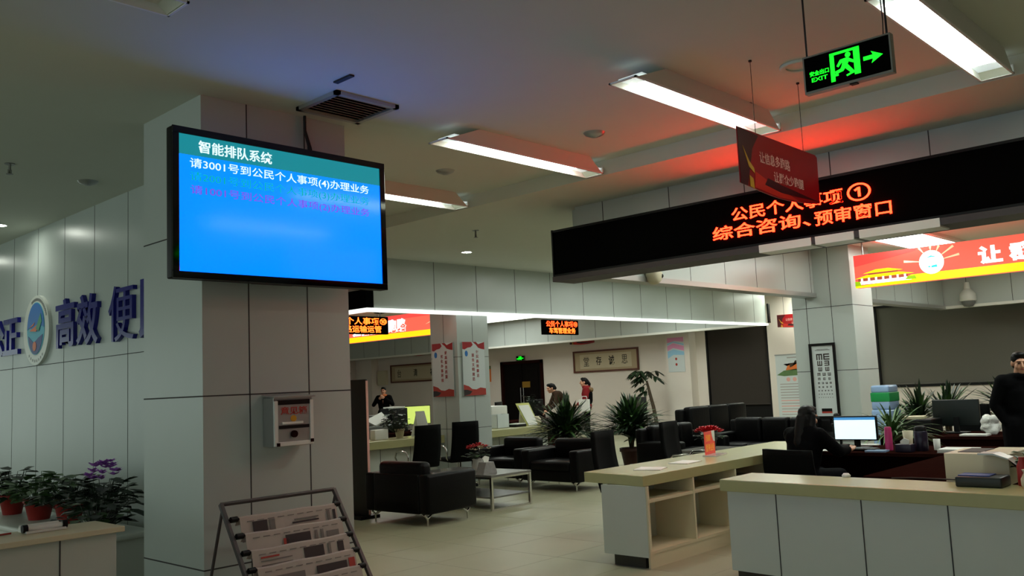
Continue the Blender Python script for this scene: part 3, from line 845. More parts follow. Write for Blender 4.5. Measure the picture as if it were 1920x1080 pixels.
cbt = thing('service_counter', 'cream topped counter with white front at the lower right corner', 'counter', (6.6, 2, 0))
MB().prism([(6.05, -1.0, 0.69), (6.6, -1.0, 0.69), (6.89, 3.81, 0.69), (6.36, 3.81, 0.69)], (0, 0, 0.09)).build('counter_top', 'cream_stone', cbt, 0.005)
p = MB().prism([(6.07, -0.95, 0.08), (6.5, -0.95, 0.08), (6.80, 3.76, 0.08), (6.385, 3.76, 0.08)], (0, 0, 0.61))
for yy in (3.33, 2.66, 2.07, 1.45, 0.8, 0.1):
    xx = 6.385 - (3.76 - yy) * 0.0669
    p.box(xx - 0.003, xx + 0.02, yy - 0.004, yy + 0.004, 0.08, 0.69, 1)
p.build('front_panel', ['counter_white', 'joint'], cbt)
MB().prism([(6.12, -0.9, 0.0), (6.45, -0.9, 0.0), (6.77, 3.73, 0.0), (6.42, 3.73, 0.0)], (0, 0, 0.08)).build('plinth', 'kick', cbt)

def back_counter(xa, xb, label):
    t = thing('service_counter', label, 'counter', ((xa + xb) / 2, 11.9, 0))
    MB().box(xa, xb, 11.56, 12.2, 0.67, 0.8).build('counter_top', 'cream_stone', t, 0.006)
    p = MB().box(xa + 0.02, xb - 0.05, 11.72, 12.1, 0.08, 0.67)
    n = int((xb - xa) / 0.8)
    for i in range(1, n + 1):
        xx = xa + i * (xb - xa) / (n + 1)
        p.box(xx - 0.004, xx + 0.004, 11.717, 11.73, 0.08, 0.67, 1)
    p.build('front_panel', ['counter_white', 'joint'], t)
    MB().box(xa + 0.05, xb - 0.08, 11.77, 12.05, 0.0, 0.08).build('plinth', 'kick', t)
back_counter(7.9, 10.45, 'cream topped back counter behind the two tall office chairs')
back_counter(11.24, 13.35, 'cream topped back counter right of the column with two posters')

lc = thing('reception_counter', 'low counter with pinkish white front at the lower left corner', 'counter', (1, 6.4, 0))
MB().box(-2.5, 2.57, 5.98, 6.46, 0.765, 0.80).build('counter_top', 'shelf_cream', lc, 0.004)
p = MB().box(-2.5, 2.53, 6.02, 6.42, 0.0, 0.765)
for xx in (2.18, 1.5, 0.8, 0.1):
    p.box(xx - 0.004, xx + 0.004, 6.017, 6.03, 0.0, 0.765, 1)
p.build('front_panel', ['counter_white', 'joint'], lc)
lg = MB().rbox(3.02, 3.72, 8.0, 13.2, 0.40, 0.46, 0.02).box(3.08, 3.66, 8.06, 13.2, 0.05, 0.40)
tag(lg.build('planter_ledge', 'white_plastic'), 'low white ledge under the flower pots along the left wall', 'ledge')
ph = thing('paper_holder', 'white paper roll holder with black ends on the lower left counter', 'holder', (2.1, 6.3, 0.8))
MB().box(2.06, 2.30, 6.24, 6.40, 0.802, 0.815).prism([(2.06, 6.34, 0.815), (2.06, 6.40, 0.815), (2.06, 6.38, 0.845)], (0.24, 0, 0)).build('tray', 'paper', ph)
for a in (2.045, 2.285):
    MB().cyl((a, 6.28, 0.83), (a + 0.03, 6.28, 0.83), 0.026, 16).build('roller_end', 'black', ph)
MB().cyl((2.075, 6.28, 0.83), (2.285, 6.28, 0.83), 0.017, 14).build('roller', 'paper', ph)
pn = MB().cyl((1.85, 6.32, 0.808), (2.0, 6.34, 0.808), 0.006, 8)
tag(pn.build('red_pen', 'print_red'), 'red pen lying on the lower left counter', 'pen')

# ================================================================ NEWSPAPER RACK
nr = thing('newspaper_rack', 'slanted dark metal newspaper rack at the foot of the near pillar', 'newspaper rack', (3.6, 5.4, 0))
def rackp(x, t):        # t: 0 at top, 1 at floor
    return Vector((x, 5.78 - 0.62 * t, 0.875 * (1 - t)))
for xx, nm in ((3.14, 'side_rail'), (4.07, 'side_rail')):
    MB().obox(rackp(xx, 0.5), (0.014, 0.014, 0.54), Matrix.Rotation(math.radians(-35.3), 3, 'X')).build(nm, 'rack_metal', nr, 0.003)
MB().cyl(rackp(3.14, 0.0), rackp(4.07, 0.0), 0.015).build('top_bar', 'rack_metal', nr)
MB().tube([(3.14, 5.76, 0.84), (3.14, 5.95, 0.3), (3.14, 5.97, 0.01)], 0.011).build('rear_leg', 'rack_metal', nr)
MB().tube([(4.07, 5.76, 0.84), (4.07, 5.95, 0.3), (4.07, 5.97, 0.01)], 0.011).build('rear_leg', 'rack_metal', nr)
rows = [0.115, 0.235, 0.355, 0.475, 0.595]
for i, t in enumerate(rows):
    a, b = rackp(3.15, t), rackp(4.06, t)
    r = MB().cyl(a + Vector((0, -0.02, 0.0)), b + Vector((0, -0.02, 0.0)), 0.008, 8)
    r.build('rod', 'black', nr)
    for q, sg in ((a, 1), (b, -1)):
        MB().cyl(q + Vector((0.01 * sg, -0.02, 0)), q + Vector((0.06 * sg, -0.02, 0)), 0.02, 10).build('rod_clip', 'black', nr)
lay = [
    [(0.09, .20, .02, .13, 1), (0.22, .26, .02, .13, 0), (0.34, .66, .035, .05, 1), (.40, .62, .075, .085, 1), (.42, .62, .095, .105, 0), (.58, .70, .02, .055, 2), (.70, .72, .03, .13, 0), (.75, .77, .05, .13, 1)],
    [(.30, .50, .03, .12, 1), (.28, .32, .02, .1, 2), (.54, .56, .02, .12, 0), (.59, .61, .02, .12, 0), (.64, .74, .04, .1, 0), (.06, .25, .03, .035, 0)],
    [(.40, .56, .02, .13, 1), (.60, .62, .03, .13, 0), (.68, .73, .03, .13, 1), (.06, .3, .06, .065, 0), (.06, .3, .09, .095, 0), (.06, .2, .11, .12, 2)],
    [(.1, .35, .03, .1, 0), (.45, .7, .02, .11, 1), (.72, .77, .04, .12, 2)],
    [(.1, .4, .03, .1, 1), (.5, .7, .02, .11, 0)]]
names = ['uppermost newspaper on the slanted rack, with a dark photo at its left end', 'second newspaper down on the slanted rack, dark photo in the middle',
         'third newspaper down on the slanted rack, square dark photo right of centre', 'fourth newspaper down on the slanted rack, near the bottom picture edge', 'lowest newspaper on the slanted rack, below the bottom picture edge']
for i, t in enumerate(rows):
    c = rackp(3.22, t) + Vector((0, -0.022, 0.0))
    n = MB()
    prof = [(0.05, -0.05), (0.02, -0.005), (0.0, 0.011), (-0.011, 0.004), (-0.0305, -0.075), (-0.05, -0.155)]
    w_ = 0.79
    N = 14
    top = []
    for k in range(N + 1):
        for (dy, dz) in prof:
            top.append(c + Vector((w_ * k / N, dy + 0.0015 * math.sin(k * 1.3 + i), dz + 0.003 * math.sin(k * .9 + i))))
    q = len(prof)
    fs = [(k * q + j, k * q + j + 1, (k + 1) * q + j + 1, (k + 1) * q + j) for k in range(N) for j in range(q - 1)]
    n.add(top, fs, 0, False)
    U, V_ = X, Vector((0, 0.239, 0.971)).normalized()
    O = c + Vector((0, -0.052, -0.157)) + Vector((0, -0.005, 0.001))
    for (u0, u1, v0, v1, k) in lay[i]:
        n.rect(u0, u1, v0, v1, O, U, V_, 0.002, k + 1)
    for k in range(9):
        n.rect(0.05 + .08 * k, 0.1 + .08 * k, 0.135, 0.139, O, U, V_, 0.001, 1)
    o = n.build('newspaper', ['newsprint', 'print_grey', 'print_dark', 'print_red'])
    sm = o.modifiers.new('thick', 'SOLIDIFY')
    sm.thickness = 0.002
    sm.offset = 0
    tag(o, names[i], 'newspaper', 'newspapers on the slanted rack')

# ================================================================ SEATING
def armchair():
    t = thing('armchair', 'proto', 'armchair', (0, 0, 0), 'black leather armchairs round the coffee table')
    # faces +X, back at -X ; 1.12 wide (Y) x 0.84 deep (X)
    MB().rbox(-0.42, 0.40, -0.40, 0.40, 0.14, 0.30, 0.02).build('seat_base', 'leather', t)
    MB().rbox(-0.22, 0.42, -0.40, 0.40, 0.29, 0.44, 0.05).build('seat_cushion', 'leather', t)
    for s in (-1, 1):
        MB().rbox(-0.42, 0.42, s * 0.48 - 0.085, s * 0.48 + 0.085, 0.14, 0.60, 0.035).build('armrest', 'leather', t)
    MB().rbox(-0.42, -0.28, -0.40, 0.40, 0.14, 0.60, 0.03).build('back_frame', 'leather', t)
    b = MB().rbox(-0.35, -0.17, -0.395, 0.395, 0.42, 0.735, 0.06)
    b.build('back_cushion', 'leather', t)
    for sx in (-1, 1):
        for sy in (-1, 1):
            px, py = sx * 0.34, sy * 0.46
            l = MB().tube([(px, py, 0.0), (px, py, 0.09), (px, py - sy * 0.0, 0.10)], [0.009, 0.014, 0.02], 8)
            l.tube([(px, py, 0.085), (px - sx * 0.09, py, 0.138)], [0.014, 0.016], 8).tube([(px, py, 0.085), (px, py - sy * 0.09, 0.138)], [0.014, 0.016], 8)
            l.tube([(px, py, 0.085), (px + sx * 0.05, py, 0.138)], [0.014, 0.012], 8)
            l.build('leg', 'chrome', t)
    return t
a0 = armchair()
place(a0, (7.36, 8.62, 0), math.radians(3))
a0['label'] = 'nearest black leather armchair, seen from behind beside the black kiosk'
dup(a0, (10.62, 9.0, 0), math.radians(180), 'black leather armchair facing us just left of the shelved counter')
dup(a0, (10.75, 10.25, 0), math.radians(180), 'black leather armchair facing us, farther one behind the coffee table')

def sofa(w_, hb):
    t = thing('sofa', 'proto', 'sofa', (0, 0, 0))
    MB().rbox(-w_ / 2, w_ / 2, -0.42, 0.42, 0.12, 0.28, 0.03).build('seat_base', 'leather', t)
    n = 3
    for i in range(n):
        a = -w_ / 2 + 0.16 + i * (w_ - .32) / n
        MB().rbox(a, a + (w_ - .32) / n - 0.01, -0.42, 0.22, 0.27, 0.43, 0.05).build('seat_cushion', 'leather', t)
        MB().rbox(a, a + (w_ - .32) / n - 0.01, 0.16, 0.36, 0.4, hb, 0.06).build('back_cushion', 'leather', t)
    MB().rbox(-w_ / 2, w_ / 2, 0.3, 0.44, 0.12, hb - 0.04, 0.04).build('back_frame', 'leather', t)
    for s in (-1, 1):
        MB().rbox(s * (w_ / 2 - .08) - .085, s * (w_ / 2 - .08) + .085, -0.42, 0.42, 0.12, 0.6, 0.04).build('armrest', 'leather', t)
    for sx in (-1, 1):
        for sy in (-1, 1):
            MB().cyl((sx * (w_ / 2 - .12), sy * .34, 0), (sx * (w_ / 2 - .12), sy * .34, .13), 0.02, 10).build('leg', 'chrome', t)
    return t
s1 = place(sofa(2.5, 1.02), (16.1, 9.35, 0), 0.0)
s1['label'] = 'farthest black sofa, against the dark window'
s2 = place(sofa(1.5, 0.84), (12.75, 8.25, 0), 0.0)
s2['label'] = 'black sofa behind the red flowers and acrylic sign'
s3 = place(sofa(1.9, 0.84), (14.3, 7.5, 0), math.radians(-90))
s3['label'] = 'black sofa seen end on beside the roll-up banner and shelved counter end'

def office_chair(arms=True):
    t = thing('office_chair', 'proto', 'office chair', (0, 0, 0))
    # faces -Y (sitter looks to -Y), back at +Y
    st_ = MB()
    rows_ = 9
    vs = []
    for i in range(rows_):
        f = i / (rows_ - 1)
        zz = 0.44 + 0.62 * f
        yy = 0.23 + 0.10 * f + 0.03 * math.sin(f * math.pi)
        hw = 0.235 - 0.02 * f
        for k in range(7):
            s = -1 + 2 * k / 6
            vs.append((s * hw, yy - 0.035 * s * s, zz))
    st_.add(vs, [(i * 7 + k, i * 7 + k + 1, (i + 1) * 7 + k + 1, (i + 1) * 7 + k) for i in range(rows_ - 1) for k in range(6)], 0, True)
    b = st_.build('backrest', 'mesh_fabric', t)
    m = b.modifiers.new('thick', 'SOLIDIFY')
    m.thickness = 0.04
    MB().rbox(-0.245, 0.245, -0.25, 0.25, 0.42, 0.49, 0.03).build('seat', 'mesh_fabric', t)
    MB().cyl((0, 0, 0.08), (0, 0, 0.43), 0.025).cyl((0, 0, 0.3), (0, 0, 0.42), 0.04).build('gas_lift', 'chrome', t)
    s = MB()
    for i in range(5):
        a = 2 * math.pi * i / 5 + 0.3
        s.tube([(0, 0, 0.1), (0.28 * math.cos(a), 0.28 * math.sin(a), 0.062)], [0.028, 0.016], 8)
        s.ball((0.28 * math.cos(a), 0.28 * math.sin(a), 0.026), 0.026, 10, None, 1)
    s.build('star_base', ['chrome', 'black'], t)
    if arms:
        for sx in (-1, 1):
            x_ = sx * 0.27
            MB().tube([(sx * 0.22, 0.12, 0.44), (x_, 0.16, 0.5), (x_ + sx * .015, 0.2, 0.6), (x_ + sx * .015, 0.14, 0.665), (x_, -0.02, 0.68), (x_, -0.16, 0.66), (x_, -0.2, 0.58), (sx * 0.235, -0.16, 0.45)], 0.014, 8).build('armrest', 'chrome', t)
    return t
oc = place(office_chair(), (9.02, 10.62, 0), math.radians(172))
oc['label'] = 'tall black office chair with chrome arms at the back counter, left one of two'
oc['group'] = 'black office chairs'
dup(oc, (10.0, 10.75, 0), math.radians(160), 'tall black office chair with chrome arms right before the column with two posters')
dup(oc, (7.86, 5.78, 0), math.radians(8), 'black office chair tucked against the shelved counter, left one')
dup(oc, (9.55, 6.05, 0), math.radians(8), 'black office chair behind the shelved counter, nearer the red flowers')
dup(oc, (8.60, 4.12, 0), math.radians(78), 'black office chair under the seated person at the right hand desk', None, (1.3, 1.0, 0.80))
dup(oc, (12.9, 3.85, 0), math.radians(-75), 'black office chair behind the dark backed monitor on the right')

# coffee table
ct = thing('coffee_table', 'chrome framed coffee table with stone top between the armchairs', 'table', (8.7, 9.0, 0))
MB().box(8.28, 9.05, 8.30, 9.75, 0.425, 0.452).build('table_top', 'marble', ct, 0.003)
MB().box(8.31, 9.02, 8.34, 9.71, 0.15, 0.17).build('lower_shelf', 'marble', ct)
for xx in (8.30, 9.03):
    for yy in (8.32, 9.73):
        MB().box(xx - 0.018, xx + 0.018, yy - 0.018, yy + 0.018, 0.0, 0.43).build('leg', 'chrome', ct, 0.003)
r = MB()
for yy in (8.32, 9.73):
    r.box(8.3, 9.03, yy - 0.012, yy + 0.012, 0.0, 0.022).box(8.3, 9.03, yy - 0.012, yy + 0.012, 0.40, 0.425)
for xx in (8.30, 9.03):
    r.box(xx - 0.012, xx + 0.012, 8.32, 9.73, 0.40, 0.425)
r.build('rail', 'chrome', ct)
tb = thing('tissue_box', 'grey patterned tissue box on the coffee table', 'tissue box', (8.5, 8.62, 0.452))
MB().prism([(8.36, 8.52, 0.452), (8.62, 8.52, 0.452), (8.56, 8.52, 0.60), (8.42, 8.52, 0.60)], (0, 0.14, 0)).build('box', 'grey_stone', tb)
MB().prism([(8.45, 8.59, 0.598), (8.53, 8.59, 0.598), (8.55, 8.59, 0.66), (8.48, 8.59, 0.68), (8.43, 8.59, 0.65)], (0, 0.02, 0)).build('tissue', 'paper', tb)

# kiosk
kk = thing('kiosk', 'tall black kiosk panel standing beside the near pillar', 'kiosk', (7.1, 9.6, 0))
MB().rbox(7.05, 7.085, 9.27, 10.1, 0.04, 1.76, 0.008).build('cabinet', 'kiosk', kk)
MB().box(6.95, 7.25, 9.3, 10.05, 0.0, 0.04).build('base', 'black', kk)
MB().box(7.052, 7.083, 9.262, 9.272, 0.06, 1.74).build('edge_trim', 'pink_text', kk)
MB().cyl((7.068, 9.62, 1.76), (7.068, 9.62, 1.84), 0.008, 8).ball((7.068, 9.62, 1.85), 0.012, 8).build('antenna', 'black', kk)

# ================================================================ PLANTS
def blade(mb, base, az, L, up, w_, droop, m=0, n=7):
    base = Vector(base)
    d = Vector((math.cos(az), math.sin(az), 0))
    side = Vector((-math.sin(az), math.cos(az), 0))
    vs = []
    for i in range(n):
        f = i / (n - 1)
        r = L * f
        p = base + d * (r * math.cos(up) + 0.12 * droop * f * f) + Z * (r * math.sin(up) - droop * L * f * f)
        ww = w_ * (0.45 + 1.1 * f) * (1 - f) ** 0.6 if f < 1 else 0
        vs += [p - side * ww, p + Z * (-0.25 * ww), p + side * ww]
    fs = []
    for i in range(n - 1):
        for k in range(2):
            fs.append((i * 3 + k, i * 3 + k + 1, (i + 1) * 3 + k + 1, (i + 1) * 3 + k))
    mb.add(vs, fs, m, True)
def flowerpot(c, r, h, m, t):
    p = MB().lathe([(r * .68, 0), (r * .95, h * .82), (r * 1.06, h * .83), (r * 1.06, h), (r * .93, h), (r * .9, h * .88)], c, 22)
    p.build('flowerpot', m, t)
    MB().cyl((c[0], c[1], c[2] + h * .80), (c[0], c[1], c[2] + h * .88), r * .9, 18).build('soil', 'soil', t)
def spiky_plant(loc, hpot, rpot, crown, n, L, label, pm='pot_red', lm=('leaf_dark', 'leaf'), stems=1, wd=0.021):
    t = thing('potted_plant', label, 'plant', loc, 'spiky potted plants')
    flowerpot(loc, rpot, hpot, pm, t)
    cn = [Vector((loc[0] + 0.05 * math.cos(2.4 * k), loc[1] + 0.05 * math.sin(2.4 * k), loc[2] + crown * (1 - 0.12 * k))) for k in range(stems)]
    s = MB()
    for c in cn:
        s.tube([(loc[0], loc[1], loc[2] + hpot * .8), c], [0.03, 0.025], 8)
    s.build('stem', 'trunk', t)
    f = MB()
    for i in range(n):
        c = cn[i % stems]
        up = math.radians(random.choice((random.uniform(55, 88), random.uniform(25, 60), random.uniform(5, 40))))
        blade(f, c + Z * random.uniform(-0.08, 0.05), random.uniform(0, 2 * math.pi), L * random.uniform(0.7, 1.08), up, wd, random.uniform(0.12, 0.5), random.choice((0, 0, 1)))
    f.build('foliage', list(lm), t)
    return t
spiky_plant((12.35, 10.45, 0), 0.36, 0.2, 0.78, 430, 0.80, 'large spiky potted plant behind the armchairs, left one of two', 'pot_brown', ('leaf_dark', 'leaf'), 3, 0.042)
spiky_plant((13.35, 9.75, 0), 0.38, 0.21, 0.78, 430, 0.80, 'large spiky potted plant in a dark reddish pot, right behind the shelved counter chairs', 'pot_brown', ('leaf_dark', 'leaf'), 3, 0.042)
spiky_plant((13.45, 4.7, 0), 0.34, 0.18, 0.9, 150, 0.62, 'spiky plant right of the blue and green box under the grey blind', 'pot_dark', ('leaf_dark', 'leaf'), 2, 0.03)
spiky_plant((14.2, 4.55, 0), 0.34, 0.18, 0.9, 150, 0.66, 'spiky plant under the grey blind, left of the dark backed monitor', 'pot_dark', ('leaf_dark', 'leaf'), 2, 0.03)
spiky_plant((14.2, 3.75, 0), 0.34, 0.18, 0.95, 150, 0.66, 'spiky plant under the grey blind, behind the white bag', 'pot_dark', ('leaf_dark', 'leaf'), 2, 0.03)

def leafy(c, r, h, n, lm, t, size=0.05, name='foliage'):
    f = MB()
    for i in range(n):
        az = random.uniform(0, 2 * math.pi)
        q = math.sqrt(random.random())
        p = Vector((c[0] + r * q * math.cos(az), c[1] + r * q * math.sin(az), c[2] + h * (0.25 + 0.75 * random.random()) * (1 - 0.5 * q * q)))
        d = Vector((math.cos(az), math.sin(az), random.uniform(-0.3, 0.5))).normalized()
        sd = d.cross(Z).normalized()
        sz = size * random.uniform(0.7, 1.3)
        nm = sd.cross(d)
        vs = [p, p + d * sz * .45 + sd * sz * .62, p + d * sz * 1.05 + sd * sz * .55, p + d * sz * 1.5 - nm * sz * .25, p + d * sz * 1.05 - sd * sz * .55, p + d * sz * .45 - sd * sz * .62, p + d * sz * .8 - nm * sz * .15]
        f.add(vs, [(0, 1, 6), (1, 2, 6), (2, 3, 6), (3, 4, 6), (4, 5, 6), (5, 0, 6)], random.choice((0, 0, 1)), True)
        f.tube([(c[0] + 0.3 * (p.x - c[0]), c[1] + 0.3 * (p.y - c[1]), c[2]), p], 0.003, 4, 0)
    return f.build(name, list(lm), t)
def petals(c, r, h, n, m, t, size=0.03):
    f = MB()
    for i in range(n):
        az = random.uniform(0, 6.28)
        q = math.sqrt(random.random())
        p = Vector((c[0] + r * q * math.cos(az), c[1] + r * q * math.sin(az), c[2] + h * (1 - 0.4 * q * q) * random.uniform(.85, 1.05)))
        for k in range(5):
            a = 2 * math.pi * k / 5 + az
            d = Vector((math.cos(a), math.sin(a), 0.5)).normalized()
            sd = d.cross(Z).normalized()
            f.add([p, p + d * size * .6 + sd * size * .4, p + d * size * 1.2, p + d * size * .6 - sd * size * .4], [(0, 1, 2, 3)], 0, True)
    return f.build('blossoms', m, t)
pots = [(3.40, 10.75, 0.135, 'pot_red', 'red pot of green leaves at the left edge of the white ledge', 0, ('leaf_dark', 'leaf')),
        (3.40, 9.95, 0.145, 'pot_red', 'red pot of light green leaves, second from the left on the white ledge', 0, ('leaf', 'leaf_light')),
        (3.40, 9.15, 0.135, 'pot_red', 'red pot of dark leaves, third from the left on the white ledge', 0, ('leaf_dark', 'leaf')),
        (3.40, 8.38, 0.14, 'pot_dark', 'dark pot with purple blossoms on the white ledge', 1, ('leaf_dark', 'leaf_dark'))]
for x_, y_, r_, pm, lb, bl, lm in pots:
    t = thing('flower_pot_plant', lb, 'potted plant', (x_, y_, 0.46), 'potted plants on the white ledge')
    flowerpot((x_, y_, 0.46), r_, 0.21, pm, t)
    leafy((x_, y_, 0.60), 0.27, 0.36, 110, lm, t, 0.085)
    if bl:
        petals((x_ - 0.05, y_ - 0.12, 0.80), 0.13, 0.30, 22, 'petal_purple', t, 0.055)
        petals((x_ + 0.05, y_ + 0.2, 0.74), 0.08, 0.26, 8, 'petal_purple', t, 0.05)
t = thing('flower_pot_plant', 'red potted plant with dark leaves hard against the near pillar edge', 'potted plant', (3.0, 7.55, 0), 'potted plants on the white ledge')
MB().lathe([(0.09, 0), (0.12, 0.02), (0.05, 0.06), (0.05, 0.36), (0.13, 0.4), (0.13, 0.42)], (3.0, 7.55, 0), 18).build('pot_stand', 'white_plastic', t)
flowerpot((3.0, 7.55, 0.42), 0.12, 0.2, 'pot_red', t)
leafy((3.0, 7.55, 0.58), 0.22, 0.28, 50, ('leaf_dark', 'leaf'), t, 0.08)

vs_ = thing('flower_vase', 'red and white flowers in a low vase on the coffee table', 'flowers', (8.72, 8.98, 0.452))
MB().lathe([(0.06, 0), (0.09, 0.05), (0.075, 0.14), (0.085, 0.16)], (8.72, 8.98, 0.452), 20).build('vase', 'white_plastic', vs_)
leafy((8.72, 8.98, 0.60), 0.15, 0.14, 40, ('leaf_dark', 'leaf'), vs_, 0.05)
petals((8.72, 8.98, 0.66), 0.15, 0.15, 26, 'petal_red', vs_, 0.05)
petals((8.74, 8.95, 0.66), 0.13, 0.12, 8, 'petal_white', vs_, 0.045)
t = thing('flower_vase', 'mound of red flowers on a low table behind the shelved counter', 'flowers', (12.15, 7.4, 0.5))
flowerpot((12.15, 7.4, 0.5), 0.12, 0.16, 'pot_dark', t)
leafy((12.15, 7.4, 0.62), 0.18, 0.14, 40, ('leaf_dark', 'leaf'), t, 0.06)
petals((12.15, 7.4, 0.66), 0.19, 0.16, 80, 'petal_red', t, 0.055)
t = thing('side_table', 'low dark table under the mound of red flowers', 'table', (12.15, 7.4, 0))
MB().box(11.7, 12.55, 7.1, 7.7, 0.46, 0.5).build('table_top', 'marble', t)
for sx in (11.74, 12.51):
    for sy in (7.14, 7.66):
        MB().box(sx - .018, sx + .018, sy - .018, sy + .018, 0, 0.46).build('leg', 'chrome', t)

mt = thing('money_tree', 'tall slender potted tree with drooping leaves before the pale wall pier', 'tree', (21.25, 14.6, 0))
flowerpot((21.25, 14.6, 0), 0.22, 0.36, 'pot_dark', mt)
tr = [(21.25, 14.6, 0.3), (21.25, 14.68, 0.8), (21.25, 14.78, 1.2), (21.25, 14.86, 1.55)]
MB().tube(tr, [0.06, 0.05, 0.045, 0.03], 10).build('trunk', 'trunk', mt)
f = MB()
for i in range(26):
    q = random.choice([0.5, 0.62, 0.75, 0.85, 0.95, 1, 1, 1])
    p = Vector((21.25, 14.6 + 0.26 * q, 0.3 + 1.28 * q))
    az = random.uniform(0.3, 3.0) if random.random() < .7 else random.uniform(0, 6.28)
    L_ = random.uniform(0.2, 0.42) * (1 if q > .9 else .6)
    dr = Vector((math.cos(az), math.sin(az), 0))
    e = p + dr * L_ * 0.85 + Z * (random.uniform(-0.05, 0.28) * (q > .9))
    f.tube([p, (p + e) / 2 + Z * 0.08, e], 0.007, 4)
    for k in range(3):
        blade(f, e, az + (k - 1) * 0.8, 0.24, math.radians(-15), 0.075, 0.5, 0, 5)
f.build('foliage', 'leaf_dark', mt)
# ================================================================ RIGHT HAND WORKSTATION
dk = thing('office_desk', 'dark wooden corner desk with the bright monitor', 'desk', (9.6, 3.4, 0))
MB().box(9.2, 10.15, 2.3, 4.46, 0.715, 0.75).box(7.2, 9.2, 2.3, 3.0, 0.715, 0.75).build('desk_top', 'dark_wood', dk, 0.004)
MB().box(10.05, 10.1, 2.35, 4.42, 0.1, 0.715).box(7.22, 9.2, 2.32, 2.36, 0.1, 0.715).build('modesty_panel', 'dark_wood', dk)
for b_ in ((9.25, 10.05, 4.38, 4.42), (9.25, 10.05, 2.34, 2.39), (7.22, 7.27, 2.36, 2.96)):
    MB().box(*b_, 0, 0.715).build('side_panel', 'dark_wood', dk)
MB().box(9.22, 9.9, 2.45, 2.9, 0.05, 0.70).build('drawer_unit', 'dark_wood', dk, 0.004)

def monitor(loc, rz, w_, h_, label, scr, bar=None, back='black', zc=0.10):
    """screen faces local -X"""
    t = thing('computer_monitor', label, 'monitor', (0, 0, 0))
    MB().rbox(-0.015, 0.03, -w_ / 2 - .015, w_ / 2 + .015, zc - .015, zc + h_ + .015, 0.008).build('monitor_case', back, t)
    s = MB().box(-0.0175, -0.0155, -w_ / 2, w_ / 2, zc, zc + h_ * (0.88 if bar else 1))
    so = s.build('screen', scr, t)
    if bar:
        MB().box(-0.0175, -0.0155, -w_ / 2, w_ / 2, zc + h_ * .88, zc + h_).build('title_bar', bar, so)
    MB().box(0.02, 0.05, -0.03, 0.03, 0.0, zc + 0.1).rbox(-0.08, 0.14, -0.13, 0.13, 0.0, 0.015, 0.006).build('monitor_stand', 'black', t)
    return place(t, loc, rz)
monitor((9.72, 4.09, 0.752), math.radians(4), 0.44, 0.235, 'lit computer monitor with a white screen on the dark corner desk', 'monitor_screen', 'monitor_bar', 'black', 0.095)
kb = MB().rbox(9.36, 9.5, 3.75, 4.2, 0.752, 0.775, 0.008)
for i in range(4):
    for j in range(14):
        kb.box(9.375 + i * .028, 9.398 + i * .028, 3.765 + j * .031, 3.79 + j * .031, 0.774, 0.780, 1)
tag(kb.build('keyboard', ['black', 'grey_plastic']), 'black keyboard in front of the lit monitor', 'keyboard')
sp = thing('document_camera', 'small dark document camera on a stalk behind the seated person', 'camera', (9.9, 4.34, 0.752))
MB().rbox(9.83, 9.97, 4.27, 4.41, 0.752, 0.775, 0.008).build('base', 'black', sp)
MB().tube([(9.9, 4.34, 0.77), (9.9, 4.34, 1.0), (9.88, 4.36, 1.05)], 0.012).build('stalk', 'black', sp)
MB().rbox(9.80, 9.95, 4.32, 4.40, 0.98, 1.01, 0.01).build('arm', 'black', sp)
MB().ball((9.88, 4.36, 1.09), 0.035, 14).build('head', 'black', sp)
pb = thing('drink_bottle', 'pink drink bottle right of the lit monitor', 'bottle', (9.5, 3.655, 0.752))
MB().lathe([(0.036, 0), (0.038, 0.01), (0.038, 0.18), (0.034, 0.2)], (9.5, 3.655, 0.752), 20).build('bottle_body', 'pink_plastic', pb)
MB().lathe([(0.035, 0.2), (0.035, 0.225), (0.028, 0.24)], (9.5, 3.655, 0.752), 20).build('cap', 'pink_plastic', pb)
fk = thing('vacuum_flask', 'tall dark vacuum flask in the middle of the corner desk', 'flask', (9.5, 3.33, 0.752))
MB().lathe([(0.06, 0), (0.065, 0.01), (0.065, 0.19), (0.058, 0.2)], (9.5, 3.33, 0.752), 22).build('flask_body', 'flask', fk)
MB().lathe([(0.058, 0.2), (0.058, 0.235), (0.04, 0.25)], (9.5, 3.33, 0.752), 22).build('lid', 'black', fk)
tag(MB().lathe([(0.03, 0), (0.034, 0.11), (0.031, 0.11), (0.028, 0.01)], (9.62, 3.22, 0.752), 18).build('paper_cup', 'white_plastic'), 'white cup directly right of the tall dark flask', 'cup')
tag(MB().lathe([(0.04, 0), (0.055, 0.17), (0.052, 0.17), (0.038, 0.01)], (9.95, 3.62, 0.752), 18).build('beige_cup', 'beige'), 'beige cup between the pink bottle and the tall dark flask', 'cup')
tx = thing('tissue_box', 'purple patterned tissue box before the tall dark flask', 'tissue box', (9.35, 3.42, 0.752))
MB().rbox(9.29, 9.41, 3.36, 3.52, 0.752, 0.83, 0.006).build('box', 'flask', tx)
MB().flat([(0, 0), (0.08, 0), (0.09, 0.04), (0.04, 0.06), (0.0, 0.03)], (9.35, 3.48, 0.83), -1 * Y, Z, 0.01).build('tissue', 'paper', tx)
def sheets(x0, x1, y0, y1, z, n, label, m='paper', rz=0, name='paper_stack'):
    c = ((x0 + x1) / 2, (y0 + y1) / 2)
    mb = MB()
    for i in range(n):
        R = Matrix.Rotation(rz + random.uniform(-.04, .04), 3, 'Z')
        mb.obox((c[0], c[1], z + 0.002 + 0.004 * i), ((x1 - x0) / 2, (y1 - y0) / 2, 0.0018), R)
    return tag(mb.build(name, m), label, 'papers')
sheets(9.24, 9.40, 4.18, 4.4, 0.75, 2, 'sheet of paper beside the hand of the seated person', 'paper', 0.3)
sheets(9.25, 9.42, 3.62, 3.82, 0.75, 4, 'blue edged papers in front of the pink bottle', 'water_blue', 0.1)
